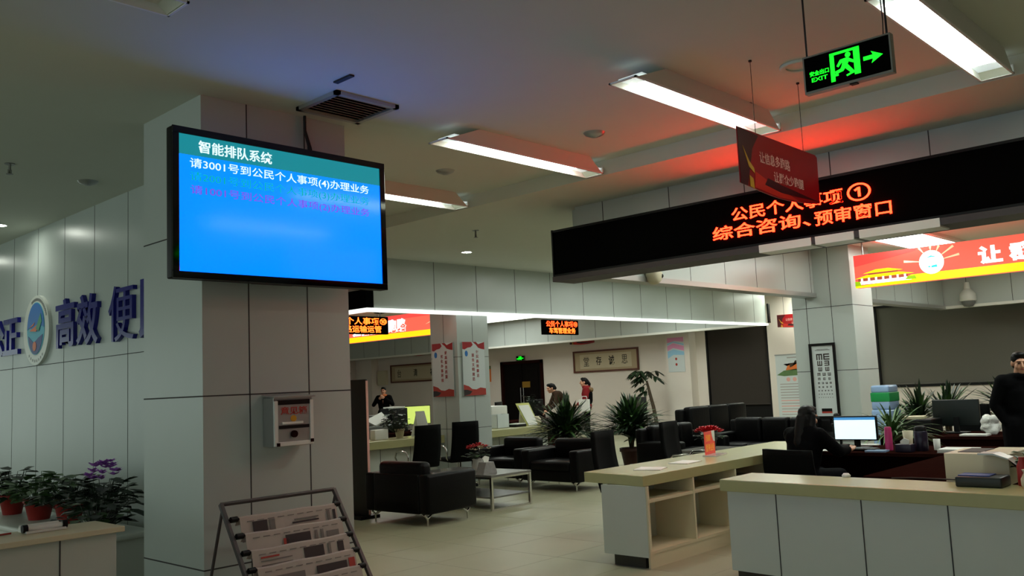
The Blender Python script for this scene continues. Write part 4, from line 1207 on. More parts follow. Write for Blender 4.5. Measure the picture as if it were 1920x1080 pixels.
sheets(9.3, 9.6, 2.8, 3.12, 0.75, 9, 'stack of white papers on the corner desk right of the flask', 'paper', 0.05)
sheets(9.55, 9.85, 2.42, 2.7, 0.75, 5, 'cream folder lying on the far right of the corner desk', 'beige', 0.0)
sheets(10.02, 10.14, 4.0, 4.25, 0.75, 3, 'papers behind the lit monitor on the corner desk', 'paper', 0.2)

# printer and card reader by the counter
pr = thing('printer', 'beige printer with curved clear cover at the right picture edge', 'printer', (7.15, 2.05, 0.752))
MB().rbox(6.96, 7.42, 1.86, 2.29, 0.752, 0.965, 0.008).build('printer_body', 'beige', pr)
cv = [(0.0, 0.0), (0.10, 0.0), (0.2, -0.03), (0.28, -0.1), (0.34, -0.2), (0.33, -0.2), (0.27, -0.09), (0.19, -0.02), (0.1, 0.012), (0.0, 0.012)]
MB().flat(cv, (6.98, 2.02, 0.968), -1 * Y, Z, 0.16).build('clear_cover', 'alu', pr)
MB().box(7.05, 7.38, 2.06, 2.22, 0.965, 0.969).build('paper_slot', 'black', pr)
cr = thing('card_reader', 'dark card reader with blue top edge on the counter before the beige printer', 'card reader', (6.6, 2.0, 0.78))
MB().rbox(6.52, 6.74, 1.80, 2.09, 0.78, 0.85, 0.012).build('reader_body', 'grey_plastic', cr)
MB().box(6.56, 6.71, 1.88, 2.08, 0.85, 0.857).build('reader_plate', 'emblem_navy', cr)
cr.children[0].data.materials[0] = M['kiosk']
tag(MB().tube([(6.75, 2.13, 0.80), (6.85, 2.3, 0.79), (6.86, 2.5, 0.79), (6.8, 2.62, 0.79)], 0.005, 6).build('cable', 'wire'), 'short black cable on the counter left of the card reader', 'cable')
t = thing('potted_plant', 'small potted plant on the counter at the right picture edge', 'plant', (7.05, 1.72, 0.78))
flowerpot((7.05, 1.72, 0.752), 0.07, 0.1, 'beige', t)
leafy((7.05, 1.72, 0.84), 0.14, 0.16, 50, ('leaf', 'leaf_dark'), t, 0.05)
tag(MB().lathe([(0.03, 0), (0.034, 0.01), (0.034, 0.13), (0.018, 0.17), (0.018, 0.19)], (6.72, 1.72, 0.78), 16).build('red_bottle', 'pot_red'), 'small red bottle on the counter right of the card reader', 'bottle')
tag(MB().lathe([(0.03, 0), (0.045, 0.02), (0.045, 0.06), (0.025, 0.1), (0.035, 0.12)], (6.6, 1.66, 0.78), 16).build('cream_jar', 'beige'), 'cream figure shaped jar on the counter in the lower right corner', 'jar')
tag(MB().lathe([(0.03, 0), (0.034, 0.012), (0.02, 0.028), (0.0, 0.03)], (6.84, 2.98, 0.78), 14).build('white_cap', 'white_plastic'), 'small white cap on the back edge of the right counter', 'cap')

# acrylic sign and papers on the shelved counter
sg = thing('acrylic_sign', 'red and orange acrylic table sign on the shelved counter', 'table sign', (8.25, 5.0, 0.78))
Us = Vector((0.97, 0.22, 0)).normalized()
Ns = Us.cross(Z)
O = Vector((8.09, 4.99, 0.795))
MB().rect(0.0, 0.32, 0.0, 0.235, O, Us, Z, 0.006).build('sign_plate', 'sign_red', sg)
MB().text('当前', 0.03, 0.18, 0.135, 0.205, O + Ns * 0.006, Us, Z, 0.002, 0, 0.02).text('暂停业务', 0.02, 0.29, 0.03, 0.11, O + Ns * 0.006, Us, Z, 0.002, 0, 0.02).build('lettering', 'sign_orange', sg)
MB().flat([(0.22, 0.235), (0.235, 0.18), (0.27, 0.13), (0.32, 0.12), (0.32, 0.235)], O + Ns * 0.006, Us, Z, 0.002).build('white_corner', 'paper', sg)
MB().obox(O + Us * 0.16 + Ns * 0.05 - Z * 0.008, (0.17, 0.075, 0.006), Matrix((Us, Ns, Z)).transposed()).build('sign_foot', 'acrylic', sg)
sheets(7.35, 7.65, 4.75, 4.96, 0.78, 2, 'sheet of white paper left on the shelved counter', 'paper', 0.1)
sheets(6.75, 7.0, 4.7, 4.95, 0.78, 2, 'pale sheet at the near end of the shelved counter', 'paper', 0.3)
sheets(9.55, 9.85, 4.5, 4.75, 0.78, 2, 'white sheet at the far end of the shelved counter behind the seated person', 'paper', 0.2)

# second workstation behind
d2 = thing('office_desk', 'dark wooden desk farther back under the dark backed monitor', 'desk', (12.0, 3.4, 0))
MB().box(11.5, 12.4, 2.2, 4.6, 0.715, 0.75).build('desk_top', 'dark_wood', d2, 0.004)
MB().box(11.55, 11.6, 2.25, 4.55, 0.05, 0.715).box(11.55, 12.35, 4.5, 4.55, 0, 0.715).box(11.55, 12.35, 2.25, 2.3, 0, 0.715).build('desk_panel', 'dark_wood', d2)
monitor((12.1, 3.78, 0.752), math.radians(182), 0.52, 0.30, 'dark monitor seen from behind under the grey blind', 'monitor_screen', None, 'kiosk', 0.1)
bp = MB().rbox(11.6, 12.0, 3.92, 4.4, 0.752, 0.95, 0.02)
tag(bp.build('black_printer', 'black'), 'black printer left of the dark backed monitor', 'printer')
sheets(11.6, 11.9, 4.05, 4.3, 0.95, 8, 'cream papers on top of the black printer', 'beige', 0.2)
sheets(11.55, 11.75, 3.3, 3.6, 0.75, 5, 'white paper pad before the dark backed monitor', 'paper', 0.0)
wb = thing('plastic_bag', 'white plastic bag with green stripe beside the dark backed monitor', 'bag', (11.9, 3.35, 0.752))
wm = MB()
for i in range(14):
    wm.ball((11.9 + random.uniform(-.05, .05), 3.36 + random.uniform(-.08, .08), 0.81 + random.uniform(-.03, .14)), (0.05, 0.06, 0.06), 8, Matrix.Rotation(random.random() * 3, 3, 'Y'))
wo = wm.build('bag_body', 'white_plastic', wb)
rm = wo.modifiers.new('remesh', 'REMESH')
rm.mode = 'VOXEL'
rm.voxel_size = 0.018
t = thing('potted_plant', 'green leafy plant between the white bag and the standing man', 'plant', (12.1, 3.12, 0.752))
flowerpot((12.1, 3.12, 0.752), 0.09, 0.13, 'pot_dark', t)
leafy((12.15, 3.08, 0.86), 0.2, 0.36, 70, ('leaf', 'leaf_light'), t, 0.075)
t = thing('potted_plant', 'arching green plant behind the lit monitor', 'plant', (10.9, 4.15, 0), 'spiky potted plants')
flowerpot((10.9, 4.15, 0), 0.17, 0.34, 'pot_dark', t)
MB().tube([(10.9, 4.15, 0.28), (10.9, 4.15, 0.72)], 0.03).build('stem', 'trunk', t)
f = MB()
for i in range(120):
    blade(f, (10.9, 4.15, 0.78 + random.uniform(-.06, .06)), random.uniform(0, 6.28), random.uniform(0.45, 0.7), math.radians(random.uniform(20, 75)), 0.018, random.uniform(0.25, 0.7), random.choice((0, 1)))
f.build('foliage', ['leaf', 'leaf_light'], t)
# stack of water boxes
wbx = thing('water_dispenser', 'pale blue box with a green band beside the pillar with the sight chart', 'water dispenser', (13.0, 5.05, 0))
MB().rbox(12.8, 13.2, 4.86, 5.14, 0.02, 1.02, 0.03).build('dispenser_body', 'water_blue', wbx)
MB().rbox(12.82, 13.18, 4.87, 5.13, 1.02, 1.14, 0.02).rbox(12.82, 13.18, 4.87, 5.13, 1.25, 1.36, 0.03).build('bottle', 'water_blue', wbx)
MB().rbox(12.815, 13.185, 4.865, 5.135, 1.13, 1.26, 0.01).build('green_band', 'water_green', wbx)

# ================================================================ POSTERS, FRAMES, CHART
ch = thing('sight_chart', 'black framed sight chart with rows of letters on the pillar', 'chart', (14.67, 6.63, 0.83))
U = Vw
O = Vector((14.685, 6.83, 0.83))
W, H = 0.40, 1.21
MB().rect(0.0, W, 0.0, H, O, U, Z, 0.008).build('chart_sheet', 'poster_pale', ch)
f = MB()
for r_ in ((-.03, .012, -.03, H + .03), (W - .012, W + .03, -.03, H + .03), (.012, W - .012, -.03, .012), (.012, W - .012, H - .012, H + .03)):
    f.rect(*r_, O, U, Z, 0.03)
f.build('frame', 'black', ch)
O2 = O + Vector((-0.008, 0, 0))
e = MB()
def Egl(cu, cv, s, rot):
    for (a, b, c, d) in ((-.5, .5, -.5, -.3), (-.5, .5, -.1, .1), (-.5, .5, .3, .5), (-.5, -.3, -.5, .5)):
        pts = [(a, c), (b, c), (b, d), (a, d)]
        for _ in range(rot):
            pts = [(-q, p) for p, q in pts]
        e.flat([(cu + p * s, cv + q * s) for p, q in pts], O2, U, Z, 0.002)
zz = H - 0.2
for s, k in ((.105, 2), (.085, 2), (.068, 2), (.052, 3), (.042, 3), (.034, 4), (.027, 4), (.022, 5), (.016, 6), (.012, 7)):
    for j in range(k):
        cu = W / 2 + (j - (k - 1) / 2) * (0.125 if k == 2 else 0.25 / k * 1.1)
        Egl(cu, zz, s, random.randrange(4))
    zz -= s * 0.62 + 0.045
e.rect(0.07, 0.33, H - 0.09, H - 0.083, O2, U, Z, 0.002).rect(0.1, 0.3, H - 0.075, H - 0.07, O2, U, Z, 0.002)
e.build('chart_letters', 'print_dark', ch)
MB().rect(0.11, 0.29, 0.09, 0.14, O2, U, Z, 0.003).build('dark_block', 'black', ch)
MB().rect(0.11, 0.29, 0.06, 0.09, O2, U, Z, 0.003).build('red_block', 'print_red', ch)

def column_poster(O, U, label, c1, c2, du):
    t = thing('hanging_poster', label, 'poster', O, 'white posters with red ribbons on the column')
    W, H = 0.53, 0.92
    O = Vector(O)
    N = U.cross(Z)
    MB().rect(0, W, 0, H, O, U, Z, 0.012).build('poster_sheet', 'poster_pale', t)
    O2 = O + N * 0.012
    r = MB()
    r.flat([(0, 0.80), (0.05, 0.79), (0.12, 0.82), (0.2, 0.83), (0.25, 0.87), (0.22, 0.92), (0, 0.92)], O2, U, Z, 0.002, 0)
    r.flat([(0.53, 0.79), (0.53, 0.92), (0.45, 0.90), (0.38, 0.88), (0.33, 0.92), (0.25, 0.92), (0.33, 0.87), (0.38, 0.82), (0.45, 0.80)], O2, U, Z, 0.002, 0)
    r.flat([(0, 0), (0.53, 0), (0.53, 0.11), (0.4, 0.13), (0.3, 0.1), (0.2, 0.11), (0.12, 0.16), (0, 0.19)], O2, U, Z, 0.002, 1)
    r.flat([(0, 0), (0.14, 0.02), (0.2, 0.07), (0.08, 0.1), (0, 0.1)], O2 + N * .001, U, Z, 0.002, 2)
    r.build('ribbon_print', ['red_print', 'print_red', 'pot_dark'], t)
    MB().disc((0.09, 0.72), 0.035, 0.05, O2, U, Z, 0.002).build('blue_emblem', 'emblem_blue', t)
    l = MB()
    for col, u, v0 in ((c1, 0.32, 0.72), (c2, 0.215, 0.66)):
        for i, k in enumerate(col):
            l.text(k, u, u + 0.06, v0 - i * 0.082, v0 - i * 0.082 + 0.06, O2, U, Z, 0.002, 0, 0.01)
    l.build('lettering', 'red_print', t)
column_poster((10.455, 11.80, 1.455), Vw, 'white poster with red ribbons on the shaded left face of the column', '提高服务质量', '优化办事环境', 0)
column_poster((10.56, 11.165, 1.455), X, 'white poster with red ribbons on the right face of the column', '便民高效廉洁', '服务文明规范', 0)

def calligraphy(y_left, y_right, z0, z1, chars, label):
    t = thing('framed_calligraphy', label, 'picture', (22.46, (y_left + y_right) / 2, z0), 'framed calligraphy on the back wall')
    W, H = y_left - y_right, z1 - z0
    O = Vector((22.49, y_left, z0))
    MB().rect(0, W, 0, H, O, Vw, Z, 0.012).build('mount', 'silk', t)
    b = 0.055
    f = MB()
    for r_ in ((0, b, 0, H), (W - b, W, 0, H), (b, W - b, 0, b), (b, W - b, H - b, H)):
        f.rect(*r_, O, Vw, Z, 0.04)
    f.build('frame', 'frame_wood', t)
    O2 = O + Vector((-0.012, 0, 0))
    sh = MB().rect(0.27, W - 0.27, 0.12, H - 0.12, O2, Vw, Z, 0.003).build('scroll', 'scroll_paper', t)
    l = MB()
    n = len(chars)
    for i, k in enumerate(chars):
        u = 0.42 + i * (W - 0.84 - 0.22) / (n - 1)
        l.text(k, u, u + 0.22, H / 2 - 0.15 + 0.02 * (i % 2), H / 2 + 0.15, O2 + Vector((-0.003, 0, 0)), Vw, Z, 0.002, 0, 0.012 * (i % 3))
    l.build('brush_characters', 'ink', sh)
calligraphy(18.53, 15.96, 1.89, 2.585, '堂存诚思', 'wide framed calligraphy right of the double door')
calligraphy(27.9, 24.9, 1.89, 2.59, '台清福', 'framed calligraphy left of the column, behind the standing clerk')

ps = thing('wall_poster', 'pink and blue poster on the pale wall pier', 'poster', (22.12, 14.4, 1.74))
O = Vector((22.148, 14.68, 1.76))
MB().rect(0, 0.56, 0, 1.0, O, Vw, Z, 0.012).build('poster_sheet', 'poster_pale', ps)
O2 = O + Vector((-.012, 0, 0))
g = MB()
g.flat([(0, 0.85), (0.25, 0.9), (0.56, 0.86), (0.56, 1.0), (0, 1.0)], O2, Vw, Z, 0.002, 0)
g.flat([(0, 0.62), (0.2, 0.7), (0.56, 0.6), (0.56, 0.74), (0.2, 0.84), (0, 0.76)], O2, Vw, Z, 0.002, 0)
g.flat([(0, 0.4), (0.2, 0.5), (0.56, 0.48), (0.56, 0.58), (0.2, 0.66), (0, 0.6)], O2, Vw, Z, 0.002, 1)
g.flat([(0, 0.78), (0.2, 0.86), (0.56, 0.76), (0.56, 0.8), (0.2, 0.89), (0, 0.83)], O2, Vw, Z, 0.003, 1)
g.disc((.28, .38), .035, .04, O2, Vw, Z, 0.003, 2).disc((.28, .22), .035, .04, O2, Vw, Z, 0.003, 2)
g.build('printed_waves', ['poster_pink', 'poster_blue', 'print_red'], ps)
op = MB().rect(0, 0.42, 0, 0.56, (22.49, 22.75, 1.75), Vw, Z, 0.006)
op.rect(0, 0.42, 0.45, 0.56, (22.484, 22.75, 1.75), Vw, Z, 0.003, 1).disc((0.2, 0.22), 0.1, 0.13, (22.484, 22.75, 1.75), Vw, Z, 0.003, 2)
tag(op.build('wall_notice', ['orange_paper', 'leaf_light', 'print_red']), 'small orange notice on the back wall just right of the column', 'poster')
mb = MB().rbox(22.36, 22.5, 28.1, 28.62, 1.83, 2.4, 0.01).box(22.352, 22.362, 28.14, 28.58, 1.87, 2.36)
tag(mb.build('meter_box', 'beige'), 'pale grey wall box between the black kiosk and the framed calligraphy', 'wall box')
dn = MB().rect(0, 0.36, 0, 0.2, (22.497, 20.84 + .0, 1.5), Vw, Z, 0.006)
dn.v = [(p[0] - 0.012, p[1], p[2]) for p in dn.v]
tag(dn.build('door_plate', 'brass'), 'brass coloured notice plate on the dark double door', 'plate')

ru = thing('roll_up_banner', 'pale roll-up banner with a picture on a green field, left of the sight chart pillar', 'banner stand', (20.0, 9.9, 0))
O = Vector((20.0, 10.22, 0.08))
MB().rect(0, 0.82, 0, 1.94, O, Vw, Z, 0.006).build('banner_sheet', 'poster_pale', ru)
MB().rbox(19.9, 20.1, 9.38, 10.24, 0.0, 0.08, 0.02).build('banner_base', 'alu', ru)
MB().box(19.985, 20.005, 9.39, 10.23, 2.015, 2.04).build('top_rail', 'alu', ru)
O2 = O + Vector((-0.006, 0, 0))
g = MB()
g.flat([(0.02, 1.47), (0.2, 1.44), (0.55, 1.45), (0.8, 1.5), (0.8, 1.56), (0.5, 1.6), (0.2, 1.57)], O2, Vw, Z, 0.002, 0)
g.flat([(0.25, 1.58), (0.75, 1.58), (0.7, 1.7), (0.5, 1.74), (0.3, 1.68)], O2, Vw, Z, 0.002, 1)
g.flat([(0.2, 1.72), (0.6, 1.76), (0.8, 1.82), (0.5, 1.8), (0.42, 1.66), (0.36, 1.64), (0.36, 1.74)], O2, Vw, Z, 0.003, 2)
for i in range(3):
    g.disc((0.3 + .16 * i, 1.36), 0.05, 0.05, O2, Vw, Z, 0.002, 3)
for i in range(16):
    z_ = 1.24 - i * 0.065
    g.rect(0.08, 0.74 - 0.1 * (i % 3 == 2), z_, z_ + 0.022, O2, Vw, Z, 0.002, 4 if i not in (6, 8, 10) else 3)
g.rect(0.06, 0.76, 0.3, 0.46, O2, Vw, Z, 0.002, 5)
g.rect(0.3, 0.74, 1.86, 1.89, O2, Vw, Z, 0.002, 4)
g.rect(0.02, 0.8, 0.02, 0.2, O2, Vw, Z, 0.002, 6)
g.build('banner_print', ['leaf_light', 'orange_paper', 'trunk', 'pink_text', 'faint_print', 'scroll_paper', 'print_red'], ru)

# ================================================================ BACK COUNTER ITEMS
tbk = thing('tissue_box', 'white tissue box at the left end of the back counter', 'tissue box', (9.4, 12.0, 0.8))
MB().rbox(9.22, 9.5, 11.9, 12.04, 0.8, 0.965, 0.012).build('box', 'white_plastic', tbk)
t = thing('potted_plant', 'bushy plant in a cream pot on the back counter', 'plant', (9.78, 11.95, 0.8))
flowerpot((9.78, 11.95, 0.8), 0.085, 0.15, 'beige', t)
leafy((9.72, 11.97, 0.9), 0.2, 0.42, 90, ('leaf_dark', 'leaf'), t, 0.05)
ac = thing('document_stand', 'pale acrylic document stand leaning beside the column on the back counter', 'stand', (10.4, 11.95, 0.8))
MB().prism([(10.26, 11.86, 0.8), (10.52, 11.86, 0.8), (10.56, 12.06, 1.22), (10.36, 12.06, 1.22)], (0, 0.012, 0)).build('face', 'white_plastic', ac)
MB().prism([(10.3, 12.12, 0.8), (10.5, 12.12, 0.8), (10.54, 12.06, 1.2), (10.38, 12.06, 1.2)], (0, 0.012, 0)).build('back_leg', 'white_plastic', ac)
for p in ac.children:
    p.location = (-0.12, 0, 0)
pw = thing('printer', 'white desktop printer on the back counter right of the column', 'printer', (12.9, 12.8, 0.75))
MB().rbox(12.66, 13.12, 12.6, 13.0, 0.98, 1.2, 0.02).rbox(12.66, 13.12, 12.6, 13.0, 0.75, 0.84, 0.02).box(12.66, 12.71, 12.62, 13.0, 0.8, 1.0).box(13.06, 13.12, 12.62, 13.0, 0.8, 1.0).build('printer_body', 'white_plastic', pw)
MB().box(12.71, 13.06, 12.64, 12.98, 0.83, 0.99).build('tray_recess', 'black', pw)
d6 = thing('office_desk', 'dark desk under the white desktop printer behind the back counter', 'desk', (12.9, 12.8, 0))
MB().box(12.3, 13.6, 12.45, 13.2, 0.71, 0.75).build('desk_top', 'dark_wood', d6)
MB().box(12.34, 12.38, 12.5, 13.15, 0, 0.71).box(13.52, 13.56, 12.5, 13.15, 0, 0.71).build('desk_panel', 'dark_wood', d6)
bn = MB().box(12.15, 12.47, 11.95, 12.15, 0.8, 0.806).box(12.15, 12.156, 11.95, 12.15, 0.8, 1.06).box(12.464, 12.47, 11.95, 12.15, 0.8, 1.06).box(12.15, 12.47, 11.95, 11.956, 0.8, 1.06).box(12.15, 12.47, 12.144, 12.15, 0.8, 1.06)
tag(bn.build('clear_bin', 'poster_pale'), 'pale see-through bin on the back counter right of the white printer', 'bin')
bt = MB().rbox(12.55, 12.85, 11.85, 12.1, 0.8, 0.845, 0.01)
tag(bt.build('stamp_tray', 'black'), 'low black tray with papers on the back counter', 'tray')
sheets(12.56, 12.84, 11.86, 12.08, 0.845, 4, 'white papers on the low black tray', 'paper', 0.1)
dh = thing('document_holder', 'white and yellow document holder on the back counter', 'holder', (13.0, 12.0, 0.8))
MB().prism([(12.93, 11.86, 0.81), (13.2, 11.86, 0.81), (13.12, 12.02, 1.2), (12.82, 12.02, 1.2)], (0, 0.012, 0)).build('card', 'paper', dh)
MB().prism([(12.91, 11.88, 0.805), (13.24, 11.88, 0.805), (13.17, 12.06, 1.24), (12.79, 12.06, 1.24)], (0, 0.01, 0)).build('backing', 'pale_yellow', dh)
MB().prism([(12.95, 12.14, 0.8), (13.2, 12.14, 0.8), (13.12, 12.05, 1.15), (12.9, 12.05, 1.15)], (0, 0.01, 0)).build('prop', 'white_plastic', dh)
tag(MB().lathe([(0.05, 0), (0.1, 0.04), (0.09, 0.12), (0.05, 0.17)], (13.25, 11.95, 0.8), 16).build('cream_jar', 'beige'), 'cream jar at the right end of the back counter beside the spiky plant', 'jar')
# desks behind the back counter
d3 = thing('office_desk', 'dark red wooden desk behind the back counter, left of the column', 'desk', (11.6, 14.4, 0))
MB().box(10.2, 13.0, 14.0, 14.8, 0.72, 0.76).build('desk_top', 'dark_wood', d3, 0.004)
MB().box(10.25, 12.95, 14.05, 14.1, 0.05, 0.72).box(10.25, 10.3, 14.1, 14.75, 0, 0.72).box(12.9, 12.95, 14.1, 14.75, 0, 0.72).build('desk_panel', 'dark_wood', d3)
gp = MB().rbox(10.95, 11.3, 14.15, 14.55, 0.76, 1.10, 0.015).box(10.93, 11.32, 14.13, 14.57, 1.10, 1.125).box(11.08, 11.2, 14.145, 14.155, 0.9, 1.04, 1)
tag(gp.build('grey_printer', ['grey_plastic', 'black']), 'grey box shaped printer on the dark red desk', 'printer')
bk = MB().rbox(11.45, 11.85, 14.2, 14.6, 0.76, 1.24, 0.015).box(11.5, 11.8, 14.22, 14.55, 1.24, 1.27, 1)
tag(bk.build('computer_tower', ['black', 'paper']), 'black computer tower left of the yellow screened monitor', 'computer')
mo = monitor((12.2, 14.35, 0.762), math.radians(75), 0.62, 0.36, 'computer monitor with a yellow green screen left of the column', 'monitor_yellow', None, 'black', 0.13)
sheets(11.9, 12.2, 14.05, 14.2, 0.76, 4, 'white papers below the yellow screened monitor', 'paper', 0.1)
pb2 = thing('paper_pile', 'heap of loose white papers before the standing clerk', 'papers', (9.95, 12.9, 0.75))
d4 = thing('office_desk', 'dark desk under the heap of loose white papers', 'desk', (9.9, 13.0, 0))
MB().box(9.4, 10.5, 12.7, 13.4, 0.7, 0.74).build('desk_top', 'dark_wood', d4)
MB().box(9.45, 9.5, 12.75, 13.35, 0, 0.7).box(10.4, 10.45, 12.75, 13.35, 0, 0.7).build('desk_panel', 'dark_wood', d4)
for k, (a, b, z_, rx, ry) in enumerate(((9.75, 12.95, 0.9, .5, .3), (9.95, 13.0, 1.0, -.4, .5), (10.1, 12.95, 1.12, .6, -.5), (9.85, 13.05, 1.1, .2, .7), (9.7, 12.95, 1.2, .1, .2))):
    R = Matrix.Rotation(rx, 3, 'X') @ Matrix.Rotation(ry, 3, 'Y')
    MB().obox((a, b, z_ - .02), (0.15, 0.11, 0.002), R).obox((a + .02, b + .02, z_ - 0.05), (0.14, 0.1, 0.002), R).build('sheet', 'paper', pb2)
MB().rbox(9.65, 10.15, 12.85, 13.15, 0.74, 0.98, 0.02).build('folder_block', 'grey_plastic', pb2)
d5 = thing('office_desk', 'dark desk cluttered with equipment before the double door', 'desk', (16, 14.9, 0))
MB().box(14.4, 17.0, 14.3, 15.1, 0.72, 0.76).build('desk_top', 'dark_wood', d5)
MB().box(14.45, 16.95, 14.35, 14.4, 0.05, 0.72).box(14.45, 14.5, 14.4, 15.05, 0, .72).box(16.9, 16.95, 14.4, 15.05, 0, .72).build('desk_panel', 'dark_wood', d5)
monitor((15.0, 14.7, 0.762), math.radians(-60), 0.55, 0.33, 'dark backed monitor before the double door', 'monitor_screen', None, 'black', 0.12)
monitor((16.3, 14.75, 0.762), math.radians(-95), 0.55, 0.33, 'dark backed monitor right of the double door, beside the stooping person', 'monitor_screen', None, 'black', 0.12)
t = thing('potted_plant', 'bare stalked dark plant in front of the double door edge', 'plant', (16.0, 14.6, 0.76))
flowerpot((16.0, 14.6, 0.76), 0.1, 0.14, 'pot_dark', t)
leafy((16.0, 14.6, 0.88), 0.2, 0.5, 60, ('leaf_dark', 'black'), t, 0.07)
for i, x_ in enumerate((15.55, 15.75)):
    tag(MB().lathe([(0.035, 0), (0.037, 0.02), (0.037, 0.18), (0.014, 0.25), (0.014, 0.28)], (x_, 14.45, 0.76), 14).build('clear_bottle', 'water_blue'), ('left' if i == 0 else 'right') + ' one of two small bottles before the double door', 'bottle', 'two small bottles')
bc = thing('notice_board', 'dark board standing behind the right spiky plant', 'board', (19.5, 14.0, 0))
MB().rbox(19.5, 19.54, 13.7, 14.15, 0.55, 1.14, 0.008).build('board', 'kiosk', bc)
MB().cyl((19.52, 13.92, 0.02), (19.52, 13.92, 0.56), 0.02).cyl((19.52, 13.92, 0), (19.52, 13.92, 0.02), 0.16, 20).build('board_stand', 'black', bc)

# ================================================================ CAMERAS AND SMALL WALL FITTINGS
dc = thing('dome_camera', 'round dome camera under the panelled fascia behind the long black display', 'camera', (10.39, 6.62, 2.9))
MB().cyl((9.75, 6.60, 2.93), (9.75, 6.60, 3.10), 0.09, 24).box(9.70, 9.80, 6.60, 6.70, 3.04, 3.10).build('camera_mount', 'beige', dc)
MB().lathe([(0.0, -0.11), (0.05, -0.1), (0.095, -0.06), (0.11, 0.0), (0.11, 0.04), (0.09, 0.06)], (9.75, 6.60, 2.93), 26).build('dome', 'beige', dc)
MB().ball((9.79, 6.52, 2.93), 0.035, 12).build('lens', 'black', dc)
pt = thing('security_camera', 'white hanging security camera on the fascia under the red lit banner', 'camera', (21.2, 6.15, 2.95))
MB().cyl((21.34, 6.15, 3.36), (21.18, 6.15, 3.38), 0.03).cyl((21.2, 6.15, 3.40), (21.2, 6.15, 3.25), 0.055, 16, 0.07).build('camera_arm', 'white_plastic', pt)
MB().lathe([(0.07, 0.0), (0.13, -0.06), (0.165, -0.12), (0.17, -0.25), (0.15, -0.27)], (21.2, 6.15, 3.26), 24).build('housing', 'white_plastic', pt)
MB().lathe([(0.14, 0.0), (0.135, -0.06), (0.09, -0.12), (0.0, -0.14)], (21.2, 6.15, 2.995), 24).build('dome', 'grey_plastic', pt)
sd = thing('dome_camera', 'half round dark dome over the red lit banner by the near pillar', 'camera', (10.2, 12.6, CS))
MB().lathe([(0.0, -0.74), (0.1, -0.72), (0.17, -0.65), (0.19, -0.56), (0.19, -0.52), (0.05, -0.5), (0.04, 0.0)], (9.95, 12.6, CS), 24).build('dome', 'trunk', sd)
MB().cyl((9.95, 12.6, CS - 0.02), (9.95, 12.6, CS), 0.08, 20).build('ceiling_plate', 'white_plastic', sd)
pj = MB().box(21.36, 21.44, 11.0, 11.05, 2.9, 3.4)
tag(pj.build('dark_panel_edge', 'black'), 'narrow dark upright plate at the corner of the far fascia', 'plate')
c9 = thing('corridor_light', 'narrow light at the far end between the two panelled fascias', 'ceiling light', (21.8, 10.4, CS))
MB().box(21.2, 22.3, 9.9, 10.9, CS - 0.03, CS).build('light_frame', 'white_lamp_frame', c9)
MB().box(21.25, 22.25, 9.95, 10.85, CS - 0.036, CS - 0.031).build('diffuser', 'light_diffuser', c9)
# ================================================================ PEOPLE
def cone(mb, p, r, q, r2, n=12):
    p, q = Vector(p), Vector(q)
    mb.ball(p, r, n)
    mb.ball(q, r2, n)
    if (q - p).length > 1e-4:
        mb.cyl(p, q, r, n, r2)
def solid(mb, name, m, parent, voxel, smooth=3):
    o = mb.build(name, m, parent)
    r = o.modifiers.new('remesh', 'REMESH')
    r.mode = 'VOXEL'
    r.voxel_size = voxel
    r.use_smooth_shade = True
    s = o.modifiers.new('smooth', 'SMOOTH')
    s.factor = 0.5
    s.iterations = smooth
    return o
J0 = dict(pelvis=(0, 0, .95), waist=(0, 0, 1.10), chest=(0, 0, 1.28), neck=(0, .01, 1.46), head=(0, -.02, 1.605),
          shR=(-.18, .01, 1.40), elR=(-.24, .03, 1.12), wrR=(-.25, -.06, .88), shL=(.18, .01, 1.40), elL=(.24, .03, 1.12), wrL=(.25, -.06, .88),
          hipR=(-.095, 0, .92), knR=(-.10, -.02, .50), anR=(-.105, .02, .085), hipL=(.095, 0, .92), knL=(.10, -.02, .50), anL=(.105, .02, .085))
def hand(mb, wr, el, inward, s=1.0):
    wr, el = Vector(wr), Vector(el)
    d = (wr - el).normalized()
    side = Vector(inward)
    side = (side - d * side.dot(d)).normalized()      # thumb side
    nrm = d.cross(side)
    mb.ball(wr + d * .045, (.042 * s, .022 * s, .055 * s), 10, Matrix((side, nrm, d)).transposed())
    for i, (o, l) in enumerate(((.03, .072), (.011, .082), (-.009, .076), (-.027, .06))):
        b = wr + d * .085 + side * o
        k = b + d * l * .5 + nrm * .006
        e = k + d * l * .42 + nrm * .018
        cone(mb, b, .0105, k, .0095, 8)
        cone(mb, k, .0095, e, .0085, 8)
    b = wr + d * .03 + side * .035
    k = b + d * .03 + side * .025
    cone(mb, b, .013, k, .011, 8)
    cone(mb, k, .011, k + d * .03 + side * .004, .009, 8)
